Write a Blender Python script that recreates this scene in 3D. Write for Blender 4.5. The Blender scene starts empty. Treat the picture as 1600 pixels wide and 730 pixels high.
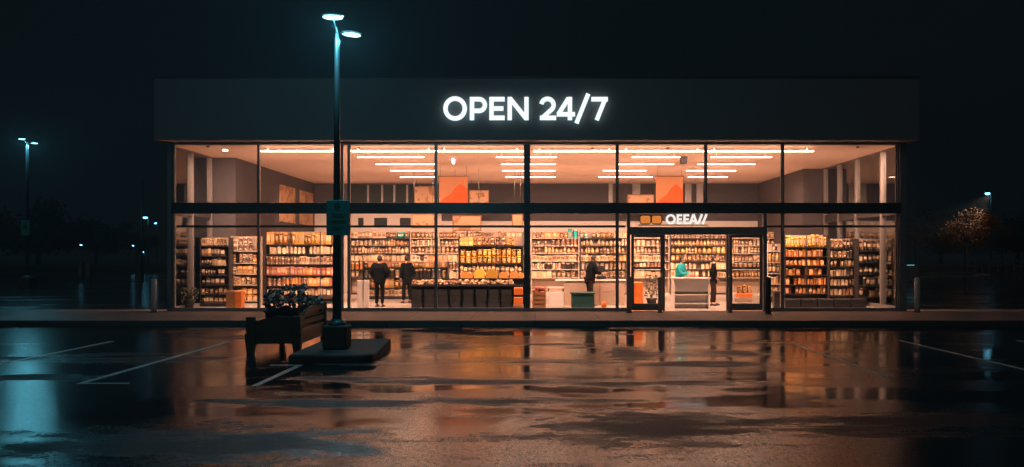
import bpy, bmesh, math, random
from mathutils import Vector, Matrix
random.seed(7)
R = math.radians
PI = math.pi
sc = bpy.context.scene
COL = sc.collection
F, CX, CY, H = 1300.0, 836.0, 400.0, 1.9        # photo focal length in px, vanishing point, eye height
def X(px, Y): return (px - CX) * Y / F
def Z(py, Y): return H - (py - CY) * Y / F
FZ = 0.15                                         # floor and pavement level
GY = 26.45                                        # glass line of the shop front

# ------------------------------------------------------------------ materials
def new_mat(name):
    m = bpy.data.materials.new(name); m.use_nodes = True
    nt = m.node_tree; nt.nodes.clear()
    out = nt.nodes.new('ShaderNodeOutputMaterial')
    return m, nt, out
def N(nt, t, **kw):
    n = nt.nodes.new(t)
    for k, v in kw.items():
        if k.startswith('i_'):
            key = k[2:].replace('_', ' ')
            n.inputs[key].default_value = v
        else: setattr(n, k, v)
    return n
def rgba(c): return (c[0], c[1], c[2], 1)
def pbr(name, col, rough=.5, metal=0, var=.15, scale=6, bump=.0, bscale=40, spec=.5, coords='Object'):
    m, nt, out = new_mat(name); L = nt.links
    b = N(nt, 'ShaderNodeBsdfPrincipled'); b.inputs['Metallic'].default_value = metal
    b.inputs['Specular IOR Level'].default_value = spec
    tc = N(nt, 'ShaderNodeTexCoord')
    n = N(nt, 'ShaderNodeTexNoise'); n.inputs['Scale'].default_value = scale; n.inputs['Detail'].default_value = 6
    L.new(tc.outputs[coords], n.inputs['Vector'])
    mx = N(nt, 'ShaderNodeMix', data_type='RGBA')
    mx.inputs[6].default_value = rgba([c * (1 - var) for c in col]); mx.inputs[7].default_value = rgba([min(1, c * (1 + var)) for c in col])
    L.new(n.outputs['Fac'], mx.inputs[0]); L.new(mx.outputs[2], b.inputs['Base Color'])
    mr = N(nt, 'ShaderNodeMapRange'); mr.inputs[3].default_value = max(.02, rough * .8); mr.inputs[4].default_value = min(1, rough * 1.2)
    L.new(n.outputs['Fac'], mr.inputs[0]); L.new(mr.outputs[0], b.inputs['Roughness'])
    if bump:
        n2 = N(nt, 'ShaderNodeTexNoise'); n2.inputs['Scale'].default_value = bscale; n2.inputs['Detail'].default_value = 4
        L.new(tc.outputs[coords], n2.inputs['Vector'])
        bp = N(nt, 'ShaderNodeBump'); bp.inputs['Strength'].default_value = bump; bp.inputs['Distance'].default_value = .01
        L.new(n2.outputs['Fac'], bp.inputs['Height']); L.new(bp.outputs[0], b.inputs['Normal'])
    L.new(b.outputs[0], out.inputs[0])
    return m
def emit(name, col, s):
    m, nt, out = new_mat(name)
    e = N(nt, 'ShaderNodeEmission'); e.inputs[0].default_value = rgba(col); e.inputs[1].default_value = s
    nt.links.new(e.outputs[0], out.inputs[0]); return m
def goods_mat(name, col, col2, rough=.45, var=.55, scale=22):
    """printed packaging: base colour varies from object to object, print in col2"""
    m, nt, out = new_mat(name); L = nt.links
    b = N(nt, 'ShaderNodeBsdfPrincipled'); b.inputs['Roughness'].default_value = rough
    tc = N(nt, 'ShaderNodeTexCoord'); oi = N(nt, 'ShaderNodeObjectInfo')
    add = N(nt, 'ShaderNodeVectorMath', operation='MULTIPLY_ADD')
    add.inputs[1].default_value = (1, 1, 1)
    cmb = N(nt, 'ShaderNodeVectorMath', operation='SCALE'); cmb.inputs[0].default_value = (7, 13, 5)
    L.new(oi.outputs['Random'], cmb.inputs['Scale'])
    L.new(tc.outputs['Object'], add.inputs[0]); L.new(cmb.outputs[0], add.inputs[2])
    v = N(nt, 'ShaderNodeTexNoise'); v.inputs['Scale'].default_value = scale; v.inputs['Detail'].default_value = 3
    L.new(add.outputs[0], v.inputs['Vector'])
    cr = N(nt, 'ShaderNodeValToRGB'); cr.color_ramp.interpolation = 'CONSTANT'
    cr.color_ramp.elements[0].color = (0, 0, 0, 1); cr.color_ramp.elements[1].position = .56; cr.color_ramp.elements[1].color = (1, 1, 1, 1)
    L.new(v.outputs['Fac'], cr.inputs[0])
    mx = N(nt, 'ShaderNodeMix', data_type='RGBA'); mx.inputs[6].default_value = rgba(col); mx.inputs[7].default_value = rgba(col2)
    L.new(cr.outputs[0], mx.inputs[0])
    hs = N(nt, 'ShaderNodeHueSaturation')
    a = N(nt, 'ShaderNodeMapRange'); a.inputs[3].default_value = 1 - var; a.inputs[4].default_value = 1 + var * .5
    L.new(oi.outputs['Random'], a.inputs[0]); L.new(a.outputs[0], hs.inputs['Value'])
    L.new(mx.outputs[2], hs.inputs['Color']); L.new(hs.outputs[0], b.inputs['Base Color'])
    L.new(b.outputs[0], out.inputs[0]); return m

M = {}
M['fascia'] = pbr('grey_render_cladding', (.20, .178, .172), .8, var=.10, scale=1.5, bump=.25, bscale=18)
M['frame'] = pbr('dark_metal_frame', (.075, .08, .082), .38, .3, var=.15)
M['doorframe'] = pbr('grey_door_metal', (.24, .22, .21), .4, .2, var=.1)
M['bollard'] = pbr('pale_bollard_metal', (.62, .56, .52), .4, .1, var=.1)
M['post'] = pbr('grey_metal_post', (.30, .27, .25), .4, .3, var=.12)
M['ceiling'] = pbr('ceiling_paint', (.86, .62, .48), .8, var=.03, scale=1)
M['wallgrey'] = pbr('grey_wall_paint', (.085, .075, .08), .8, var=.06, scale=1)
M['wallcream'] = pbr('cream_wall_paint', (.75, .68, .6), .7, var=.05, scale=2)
M['floor'] = pbr('polished_floor', (.5, .45, .4), .25, var=.08, scale=1)
M['shelfwhite'] = pbr('shelf_cream_metal', (.5, .42, .34), .4, var=.08)
M['shelfdark'] = pbr('shelf_dark_metal', (.035, .035, .038), .45, .2, var=.15)
M['shelfwood'] = pbr('shelf_wood', (.32, .15, .06), .5, var=.3, scale=9)
M['cloth_dark'] = pbr('dark_cloth', (.004, .006, .008), 1, spec=.1, var=.2, scale=20)
M['cloth_teal'] = pbr('teal_cloth', (.0, .30, .31), .8, var=.2, scale=15)
M['cloth_brown'] = pbr('brown_cloth', (.02, .013, .012), .95, spec=.1, var=.2, scale=20)
M['skin'] = pbr('skin', (.42, .24, .16), .5, var=.08, scale=10)
M['hair'] = pbr('dark_hair', (.02, .014, .01), .6, var=.3, scale=30)
M['concrete'] = pbr('damp_concrete', (.075, .075, .07), .8, var=.2, scale=3, bump=.4, bscale=60)
M['polemetal'] = pbr('painted_steel', (.12, .15, .16), .35, .4, var=.1)
M['signgreen'] = pbr('sign_green', (.03, .33, .30), .5, var=.2, scale=12)
M['signdark'] = pbr('sign_dark', (.015, .14, .13), .6, var=.2)
M['wood'] = pbr('weathered_wood', (.085, .06, .042), .5, var=.4, scale=7, bump=.4, bscale=30)
M['paint'] = pbr('worn_white_paint', (.6, .6, .58), .35, var=.5, scale=14)
M['black'] = pbr('black_plastic', (.02, .02, .02), .4, var=.2)
M['bin_green'] = pbr('green_plastic', (.01, .06, .055), .4, var=.15)
M['white'] = pbr('white_laminate', (.72, .66, .6), .35, var=.05)
M['tan'] = pbr('tan_laminate', (.35, .25, .18), .4, var=.15, scale=8)
M['orange'] = pbr('orange_plastic', (.75, .20, .03), .45, var=.15)
M['paper'] = pbr('paper_orange', (.66, .28, .12), .7, var=.12, scale=5)
M['banner'] = pbr('banner_deep_orange', (.75, .13, .015), .7, var=.15, scale=5)
M['bark'] = pbr('bark', (.06, .045, .03), .8, var=.3, scale=12)
M['leaf'] = pbr('autumn_leaf', (.48, .19, .03), .7, var=.5, scale=.9)
M['leafdark'] = pbr('dark_leaf', (.03, .05, .03), .7, var=.4, scale=.9)
M['leafgreen'] = pbr('green_leaf', (.012, .024, .012), .6, var=.4, scale=5)
M['petal'] = pbr('pale_petal', (.75, .55, .52), .6, var=.3, scale=8)
M['steel'] = pbr('brushed_steel', (.5, .48, .45), .3, .9, var=.1)
M['darkglass'] = pbr('dark_glass', (.02, .03, .03), .5, 0, var=.2, spec=.2)
M['grass'] = pbr('verge_grass', (.05, .06, .03), .9, var=.4, scale=2)
M['tube'] = emit('tube_light', (1, .66, .48), 17)
M['letter'] = emit('letter_face', (.88, .95, .94), 1.0)
M['letterback'] = emit('letter_halo_strip', (.02, .45, .65), 1.5)
M['doorletter'] = emit('door_letter_face', (.9, .86, .8), .9)
M['logolit'] = emit('lit_logo_panel', (.8, .24, .05), .75)
M['lens'] = emit('lamp_lens', (.40, .95, 1), 3.5)
M['lensdim'] = emit('distant_lamp_lens', (.42, .95, 1), 2.2)
M['lenswarm'] = emit('downlight_lens', (1, .85, .7), 20)
M['stripfar'] = emit('far_strip_light', (.15, .6, .7), .5)
M['lensfar'] = emit('far_lamp_lens', (.15, .6, .9), 9)
M['litposter'] = goods_mat('poster_print', (.66, .40, .22), (.42, .20, .08), .6, .1, 3)

# glass: clear, with mirror reflection growing towards grazing angles
m, nt, out = new_mat('window_glass'); L = nt.links
tr = N(nt, 'ShaderNodeBsdfTransparent'); tr.inputs[0].default_value = (.96, .97, .97, 1)
gl = N(nt, 'ShaderNodeBsdfGlossy'); gl.inputs['Roughness'].default_value = .01
lw = N(nt, 'ShaderNodeLayerWeight'); lw.inputs[0].default_value = .5
pw = N(nt, 'ShaderNodeMath', operation='POWER'); pw.inputs[1].default_value = 4.0
L.new(lw.outputs['Facing'], pw.inputs[0])
ma = N(nt, 'ShaderNodeMath', operation='MULTIPLY_ADD'); ma.inputs[1].default_value = .9; ma.inputs[2].default_value = .035
L.new(pw.outputs[0], ma.inputs[0])
mx = N(nt, 'ShaderNodeMixShader'); L.new(ma.outputs[0], mx.inputs[0]); L.new(tr.outputs[0], mx.inputs[1]); L.new(gl.outputs[0], mx.inputs[2])
L.new(mx.outputs[0], out.inputs[0]); M['glass'] = m

# wet asphalt: puddle film over rough stone, drier patches
m, nt, out = new_mat('wet_asphalt'); L = nt.links
b = N(nt, 'ShaderNodeBsdfPrincipled'); b.inputs['IOR'].default_value = 1.85; tc = N(nt, 'ShaderNodeTexCoord')
def noise(scale, detail=5, sx=1, sy=1, rough=.5):
    mp = N(nt, 'ShaderNodeMapping'); mp.inputs['Scale'].default_value = (sx, sy, 1); L.new(tc.outputs['Object'], mp.inputs[0])
    n = N(nt, 'ShaderNodeTexNoise'); n.inputs['Scale'].default_value = scale; n.inputs['Detail'].default_value = detail
    n.inputs['Roughness'].default_value = rough
    L.new(mp.outputs[0], n.inputs['Vector']); return n
def ramp(src, a, b_, smooth=True):
    r = N(nt, 'ShaderNodeMapRange'); r.interpolation_type = 'SMOOTHSTEP'
    r.inputs[1].default_value = a; r.inputs[2].default_value = b_; L.new(src, r.inputs[0]); return r.outputs[0]
def math_(op, a, b_):
    n = N(nt, 'ShaderNodeMath', operation=op)
    for i, v in enumerate((a, b_)):
        if isinstance(v, (int, float)): n.inputs[i].default_value = v
        else: L.new(v, n.inputs[i])
    return n.outputs[0]
patch = ramp(noise(.42, 7, .45, 1.5, .6).outputs['Fac'], .57, .65)      # 1 = drier, rougher
warp = noise(1.5, 8, .7, 1.5, .68)
for cx_, cy_, rx_, ry_ in ((1.3, 9.3, 1.5, 1.1), (-.9, 12.55, 2.3, .35), (3.0, 14.6, 1.5, .5), (1.9, 16.3, .5, 1.5), (4.6, 9.6, 2.2, .5), (-1.9, 17.6, .5, 1.3), (3.9, 16.2, .8, .5), (.2, 17.9, 1.2, .22), (-7.2, 15.2, 1.6, .5), (-3.4, 8.4, 1.9, .9), (-.3, 10.9, 1.6, .28), (-2.9, 12.9, 1.2, .3)):
    sb = N(nt, 'ShaderNodeVectorMath', operation='SUBTRACT'); sb.inputs[1].default_value = (cx_, cy_, 0); L.new(tc.outputs['Object'], sb.inputs[0])
    dv = N(nt, 'ShaderNodeVectorMath', operation='DIVIDE'); dv.inputs[1].default_value = (rx_, ry_, 1); L.new(sb.outputs[0], dv.inputs[0])
    ln = N(nt, 'ShaderNodeVectorMath', operation='LENGTH'); L.new(dv.outputs[0], ln.inputs[0])
    e_ = ramp(math_('ADD', ln.outputs['Value'], math_('MULTIPLY', warp.outputs['Fac'], 3.4)), 3.0, 1.95)
    patch = math_('MAXIMUM', patch, e_)
mid = noise(1.6, 5, .8, 1.2).outputs['Fac']
fine = noise(95, 3).outputs['Fac']
coarse = noise(24, 4, 1, .6, .75).outputs['Fac']
pud = ramp(noise(.55, 6, .6, 1.4, .55).outputs['Fac'], .45, .53)          # 1 = standing water
pud = math_('MULTIPLY', pud, math_('SUBTRACT', 1, patch))
sx_ = N(nt, 'ShaderNodeSeparateXYZ'); L.new(tc.outputs['Object'], sx_.inputs[0])
pud = math_('MULTIPLY', pud, ramp(sx_.outputs['X'], -6.2, -4.2)); pud = math_('MULTIPLY', pud, ramp(sx_.outputs['Y'], 8.2, 10.2))   # the ground drains towards the near left
stone = ramp(coarse, .47, .60)                                            # 1 = bare stone tips above the film
stone = math_('MULTIPLY', stone, math_('SUBTRACT', 1, math_('MULTIPLY', pud, .9)))
rg = math_('ADD', .085, math_('MULTIPLY', patch, .38)); rg = math_('ADD', rg, math_('MULTIPLY', mid, .06))
rg = math_('ADD', rg, math_('MULTIPLY', stone, .14)); rg = math_('SUBTRACT', rg, math_('MULTIPLY', pud, .075))
L.new(rg, b.inputs['Roughness'])
mxc = N(nt, 'ShaderNodeMix', data_type='RGBA'); mxc.inputs[6].default_value = (.012, .014, .015, 1); mxc.inputs[7].default_value = (.10, .10, .10, 1)
L.new(math_('ADD', math_('MULTIPLY', stone, .55), math_('MULTIPLY', patch, .35)), mxc.inputs[0]); L.new(mxc.outputs[2], b.inputs['Base Color'])
hgt = math_('ADD', math_('MULTIPLY', fine, .6), math_('MULTIPLY', coarse, .7))
bp = N(nt, 'ShaderNodeBump'); bp.inputs['Distance'].default_value = .011
L.new(math_('SUBTRACT', math_('ADD', .17, math_('MULTIPLY', patch, .7)), math_('MULTIPLY', pud, .14)), bp.inputs['Strength']); L.new(hgt, bp.inputs['Height'])
bp2 = N(nt, 'ShaderNodeBump'); bp2.inputs['Distance'].default_value = .012; bp2.inputs['Strength'].default_value = .28
L.new(mid, bp2.inputs['Height']); L.new(bp.outputs[0], bp2.inputs['Normal'])
L.new(bp2.outputs[0], b.inputs['Normal'])
L.new(math_('MULTIPLY', math_('SUBTRACT', 1.0, math_('MULTIPLY', patch, .78)), math_('SUBTRACT', 1.0, math_('MULTIPLY', stone, .6))), b.inputs['Specular IOR Level'])
L.new(b.outputs[0], out.inputs[0]); M['asphalt'] = m

# pavement slabs
m, nt, out = new_mat('damp_paving'); L = nt.links
b = N(nt, 'ShaderNodeBsdfPrincipled'); tc = N(nt, 'ShaderNodeTexCoord')
br = N(nt, 'ShaderNodeTexBrick'); br.inputs['Scale'].default_value = 1; br.inputs['Brick Width'].default_value = 1.8; br.inputs['Row Height'].default_value = 1.35
br.inputs['Mortar Size'].default_value = .012; br.offset = .0
br.inputs['Color1'].default_value = (.42, .36, .32, 1); br.inputs['Color2'].default_value = (.36, .31, .28, 1); br.inputs['Mortar'].default_value = (.08, .07, .06, 1)
L.new(tc.outputs['Object'], br.inputs['Vector'])
n = noise(1.1, 6); mxc = N(nt, 'ShaderNodeMix', data_type='RGBA', blend_type='MULTIPLY'); mxc.inputs[0].default_value = .25
L.new(br.outputs['Color'], mxc.inputs[6]); L.new(n.outputs['Color'], mxc.inputs[7]); L.new(mxc.outputs[2], b.inputs['Base Color'])
L.new(math_('ADD', .35, math_('MULTIPLY', n.outputs['Fac'], .3)), b.inputs['Roughness'])
bp = N(nt, 'ShaderNodeBump'); bp.inputs['Distance'].default_value = .004; bp.inputs['Strength'].default_value = .2
L.new(noise(60, 3).outputs['Fac'], bp.inputs['Height']); L.new(bp.outputs[0], b.inputs['Normal'])
L.new(b.outputs[0], out.inputs[0]); M['paving'] = m

# ------------------------------------------------------------------ mesh helpers
ORG = {}
class MB:
    def __init__(s): s.v = []; s.f = []; s.mi = []; s.mats = []; s.sm = []
    def mat(s, m):
        m = M[m] if isinstance(m, str) else m
        if m not in s.mats: s.mats.append(m)
        return s.mats.index(m)
    def add(s, vs, fs, m, smooth=False):
        k = len(s.v); i = s.mat(m); s.v += [tuple(p) for p in vs]
        for f in fs: s.f.append(tuple(k + q for q in f)); s.mi.append(i); s.sm.append(smooth)
        return s
    def box(s, x0, x1, y0, y1, z0, z1, m, c=0):
        if x0 > x1: x0, x1 = x1, x0
        if y0 > y1: y0, y1 = y1, y0
        if z0 > z1: z0, z1 = z1, z0
        if c > 0:
            c = min(c, (x1-x0)*.4, (y1-y0)*.4, (z1-z0)*.4)
            bm = bmesh.new(); bmesh.ops.create_cube(bm, size=1)
            for v in bm.verts: v.co = ((x0+x1)/2 + v.co.x*(x1-x0), (y0+y1)/2 + v.co.y*(y1-y0), (z0+z1)/2 + v.co.z*(z1-z0))
            bmesh.ops.bevel(bm, geom=bm.edges[:], offset=c, segments=1, affect='EDGES')
            bm.verts.index_update()
            s.add([v.co[:] for v in bm.verts], [[v.index for v in f.verts] for f in bm.faces], m); bm.free()
            return s
        vs = [(x0,y0,z0),(x1,y0,z0),(x1,y1,z0),(x0,y1,z0),(x0,y0,z1),(x1,y0,z1),(x1,y1,z1),(x0,y1,z1)]
        return s.add(vs, [(0,3,2,1),(4,5,6,7),(0,1,5,4),(1,2,6,5),(2,3,7,6),(3,0,4,7)], m)
    def lathe(s, cx, cy, prof, m, n=12, z0=0, smooth=True, sy=1, mats=None):
        k0 = len(s.v)
        for (r, z) in prof:
            for i in range(n):
                a = 2*PI*i/n; s.v.append((cx + r*math.cos(a), cy + sy*r*math.sin(a), z0 + z))
        for j in range(len(prof)-1):
            mi = s.mat(mats[j] if mats else m)
            for i in range(n):
                a = k0+j*n+i; b = k0+j*n+(i+1)%n
                s.f.append((a, b, b+n, a+n)); s.mi.append(mi); s.sm.append(smooth)
        mi = s.mat(m); s.f.append(tuple(k0+i for i in reversed(range(n)))); s.mi.append(s.mat(mats[0] if mats else m)); s.sm.append(False)
        t = k0+(len(prof)-1)*n; s.f.append(tuple(t+i for i in range(n))); s.mi.append(s.mat(mats[-1] if mats else m)); s.sm.append(False)
        return s
    def tube(s, p0, p1, r0, r1, m, n=10):
        p0 = Vector(p0); p1 = Vector(p1); d = (p1-p0).normalized()
        u = d.orthogonal().normalized(); w = d.cross(u); k = len(s.v)
        for p, r in ((p0, r0), (p1, r1)):
            for i in range(n):
                a = 2*PI*i/n; s.v.append(tuple(p + u*math.cos(a)*r + w*math.sin(a)*r))
        mi = s.mat(m)
        for i in range(n): s.f.append((k+i, k+(i+1)%n, k+n+(i+1)%n, k+n+i)); s.mi.append(mi); s.sm.append(True)
        s.f.append(tuple(k+i for i in reversed(range(n)))); s.mi.append(mi); s.sm.append(False)
        s.f.append(tuple(k+n+i for i in range(n))); s.mi.append(mi); s.sm.append(False)
        return s
    def ell(s, c, r, m, n=14, k=9, rot=None):
        k0 = len(s.v); mi = s.mat(m)
        def put(v):
            v = Vector((v[0]*r[0], v[1]*r[1], v[2]*r[2]))
            if rot: v = rot @ v
            s.v.append((c[0]+v.x, c[1]+v.y, c[2]+v.z))
        put((0,0,-1))
        for j in range(1, k):
            t = PI*j/k
            for i in range(n): put((math.sin(t)*math.cos(2*PI*i/n), math.sin(t)*math.sin(2*PI*i/n), -math.cos(t)))
        put((0,0,1)); e = len(s.v)-1
        for i in range(n):
            s.f.append((k0, k0+1+(i+1)%n, k0+1+i)); s.mi.append(mi); s.sm.append(True)
            for j in range(k-2):
                a = k0+1+j*n
                s.f.append((a+i, a+(i+1)%n, a+n+(i+1)%n, a+n+i)); s.mi.append(mi); s.sm.append(True)
            a = k0+1+(k-2)*n
            s.f.append((a+i, a+(i+1)%n, e)); s.mi.append(mi); s.sm.append(True)
        return s
    def prism(s, pts, y0, y1, m):
        """outline in x,z extruded along y"""
        n = len(pts); vs = [(x, y0, z) for x, z in pts] + [(x, y1, z) for x, z in pts]
        fs = [tuple(range(n)), tuple(reversed(range(n, 2*n)))] + [(i, i+n, (i+1)%n+n, (i+1)%n) for i in range(n)]
        return s.add(vs, fs, m)
    def mesh(s, name, o=(0,0,0)):
        me = bpy.data.meshes.new(name)
        me.from_pydata([(a-o[0], b-o[1], c-o[2]) for a, b, c in s.v], [], s.f)
        for m in s.mats: me.materials.append(m)
        me.polygons.foreach_set('material_index', s.mi); me.polygons.foreach_set('use_smooth', s.sm)
        me.update(); return me
    def build(s, name, parent=None, label=None, cat=None, group=None, kind=None, local=False):
        """coordinates are world unless local; origin at parent's origin or own base"""
        if local: o = (0,0,0)
        elif parent: o = ORG[parent.name]
        else:
            xs = [v[0] for v in s.v]; ys = [v[1] for v in s.v]; zs = [v[2] for v in s.v]
            o = ((min(xs)+max(xs))/2, (min(ys)+max(ys))/2, min(zs))
        ob = bpy.data.objects.new(name, s.mesh(name, o)); COL.objects.link(ob)
        if parent: ob.parent = parent; ORG[ob.name] = o
        else: ob.location = o; ORG[ob.name] = o
        tag(ob, label, cat, group, kind); return ob
def tag(o, label=None, cat=None, group=None, kind=None):
    if label: o['label'] = label
    if cat: o['category'] = cat
    if group: o['group'] = group
    if kind: o['kind'] = kind
    return o
def thing(name, label, cat, loc=(0,0,0), rz=0, group=None):
    o = bpy.data.objects.new(name, None); COL.objects.link(o); o.empty_display_size = .2
    o.location = loc; o.rotation_euler = (0,0,rz); ORG[o.name] = tuple(loc)
    return tag(o, label, cat, group)
def copy_tree(o, loc=None, label=None, parent=None):
    c = o.copy(); COL.objects.link(c)
    if parent: c.parent = parent
    if loc is not None: c.location = loc
    if label: c['label'] = label
    for ch in list(o.children): copy_tree(ch, parent=c)
    return c

# ------------------------------------------------------------------ ground
MB().add([(-260,-30,0),(260,-30,0),(260,330,0),(-260,330,0)], [(0,1,2,3)], 'asphalt').build('ground', kind='structure', local=True)
KY = 22.45
mb = MB().box(-70, 70, KY+.15, GY+.75, .0, FZ-.004, 'paving')
mb.build('pavement', kind='structure')
mb = MB()
for i in range(-70, 70, 2): mb.box(i+.006, i+1.994, KY, KY+.146, -.02, FZ, 'concrete', .015)
mb.build('kerb', kind='structure')
mb = MB()
def line(x0, x1, y0, y1):
    mb.box(x0, x1, y0, y1, .001, .005, 'paint')
line(-9.45, -9.35, 11.9, 18.5); line(-6.82, -6.72, 12.35, 18.4); line(-6.719, -6.05, 12.35, 12.43)
line(-4.14, -4.04, 12.1, 14.5); line(-4.6, -4.15, 14.42, 14.5)
line(5.52, 5.60, 13.0, 17.9); line(8.15, 8.23, 13.2, 18.7)
line(-12.1, -12.0, 11.9, 18.5); line(10.8, 10.88, 13, 18.7)
mb.build('parking_markings', kind='structure')
MB().box(-200, -16, 88, 91, 0, .14, 'concrete').box(-200, -16, 91.001, 150, 0, .15, 'grass').build('far_verge', kind='structure')
MB().box(20, 200, 86, 88, 0, .14, 'concrete').box(20, 200, 88.001, 150, 0, .16, 'grass').build('verge', kind='structure')

# ------------------------------------------------------------------ the shop building
XL, XR = X(265.5, GY), X(1411, GY)     # corner post centres
BK = 40.5                              # back wall
CZ = 5.42                              # ceiling
shop = thing('store_building', 'long flat-roofed glass-fronted store lit warm from inside, under a deep plain grey fascia', 'store', ((XL+XR)/2, GY, FZ))
fy = GY-.6
mb = MB().box(X(240, fy), X(1437, fy), fy, BK+.9, 5.50, 7.43, 'fascia', .02)
mb.build('fascia', shop)
MB().box(X(236, fy)+.05, X(1441, fy)-.05, fy-.02, BK+.94, 7.431, 7.47, 'frame').build('roof_edge_trim', shop)
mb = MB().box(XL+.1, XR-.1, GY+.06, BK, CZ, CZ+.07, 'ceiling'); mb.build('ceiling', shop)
MB().box(XL-.2, XR+.2, GY-.1, BK+.3, .0, FZ, 'floor').build('floor', shop)
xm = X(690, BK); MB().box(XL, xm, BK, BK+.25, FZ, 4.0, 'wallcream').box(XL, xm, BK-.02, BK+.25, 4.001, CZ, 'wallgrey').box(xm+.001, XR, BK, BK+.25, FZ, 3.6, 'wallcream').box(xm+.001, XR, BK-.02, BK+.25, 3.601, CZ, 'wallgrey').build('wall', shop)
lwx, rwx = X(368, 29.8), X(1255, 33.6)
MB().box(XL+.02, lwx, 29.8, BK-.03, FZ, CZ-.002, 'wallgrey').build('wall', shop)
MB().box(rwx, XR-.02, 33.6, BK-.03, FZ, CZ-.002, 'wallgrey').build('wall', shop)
# corner columns, posts
for px0, px1 in ((262, 269), (1406, 1416)):
    MB().box(X(px0, GY), X(px1, GY), GY-.05, GY+.15, FZ, 5.497, 'fascia', .008).build('column', shop)
# beam, sill, head
zb0, zb1 = Z(334, GY), Z(317, GY)
for a, b_ in ((269.2, 1405.8),):
    MB().box(X(a, GY), X(b_, GY), GY-.09, GY+.09, zb0, zb1, 'frame', .006).build('beam', shop)
MB().box(X(269.2, GY), X(1405.8, GY), GY-.06, GY+.055, 5.43, 5.497, 'post', .004).build('window_head', shop)
for a, b_ in ((269.2, 979), (1197, 1405.8)):
    MB().box(X(a, GY), X(b_, GY), GY-.07, GY+.07, FZ+.001, FZ+.10, 'post', .006).build('window_sill', shop)
# mullions
def mull(px, w, z0, z1, m='post', d=.07):
    c = X(px, GY); MB().box(c-w/2, c+w/2, GY-d, GY+d*.7, z0, z1, m, .004).build('mullion', shop)
    if w < .1: MB().box(c-w/2-.028, c-w/2-.001, GY-.02, GY+.05, z0, z1, 'frame').build('mullion_gasket', shop)
ups = (272.5, 405, 535.5, 546, 682, 823.5, 965, 1103, 1223, 1402.5)
for px in ups:
    w = .2 if px == 823.5 else .065
    mull(px, w, zb1+.001, 5.429, 'frame' if px == 823.5 else 'post')
for px in (272.5, 405, 535.5, 546, 682, 823.5, 965, 1223, 1402.5):
    w = .2 if px == 823.5 else .065
    mull(px, w, FZ+.101, zb0-.001, 'frame' if px == 823.5 else 'post')
zt = Z(354, GY)
def segs(lst):
    return [(lst[i], lst[i+1]) for i in range(len(lst)-1)]
for a, b_ in segs([275, 405, 535.5]) + segs([546, 682, 823.5, 965, 979]) + segs([1197, 1223, 1401]):
    MB().box(X(a, GY)+.035, X(b_, GY)-.035, GY-.035, GY+.035, zt-.035, zt+.035, 'frame').build('transom', shop)
def pane(x0, x1, y0, y1, z0, z1):
    MB().box(x0, x1, y0, y1, z0, z1, 'glass').build('window_pane', shop)
for a, b_ in segs([272.5, 405, 535.5]) + segs([546, 682, 823.5, 965, 1103, 1223, 1402.5]):
    pane(X(a, GY)+.034, X(b_, GY)-.034, GY+.004, GY+.014, zb1+.002, 5.428)
for a, b_ in segs([272.5, 405, 535.5]) + segs([546, 682, 823.5, 965, 978]) + segs([1198, 1223, 1402.5]):
    pane(X(a, GY)+.034, X(b_, GY)-.034, GY+.004, GY+.014, FZ+.102, zt-.037)
    pane(X(a, GY)+.034, X(b_, GY)-.034, GY+.004, GY+.014, zt+.037, zb0-.002)
# side glazing
for sx, xs, ys, ye in ((-1, XL, [28.05, 29.7], 29.8), (1, XR, [27.98, 30.2, 31.95, 33.5], 33.6)):
    MB().box(xs-.06, xs+.06, GY+.16, ye-.002, zb0, zb1-.05, 'frame').build('beam', shop)
    MB().box(xs-.06, xs+.06, GY+.16, ye-.002, FZ, FZ+.12, 'post').build('window_sill', shop)
    MB().box(xs-.06, xs+.06, GY+.16, ye-.002, CZ-.02, 5.497, 'post').build('window_head', shop)
    for y in ys: 
        MB().box(xs-.09, xs+.09, y-.05, y+.05, FZ+.121, CZ-.021, 'post', .005).build('mullion', shop)
    yy = [GY+.16]+ys
    for a, b_ in segs(yy):
        MB().box(xs-.005, xs+.005, a+.05, b_-.051, FZ+.121, zb0-.002, 'glass').build('window_pane', shop)
        MB().box(xs-.005, xs+.005, a+.05, b_-.051, zb1-.048, CZ-.022, 'glass').build('window_pane', shop)
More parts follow.
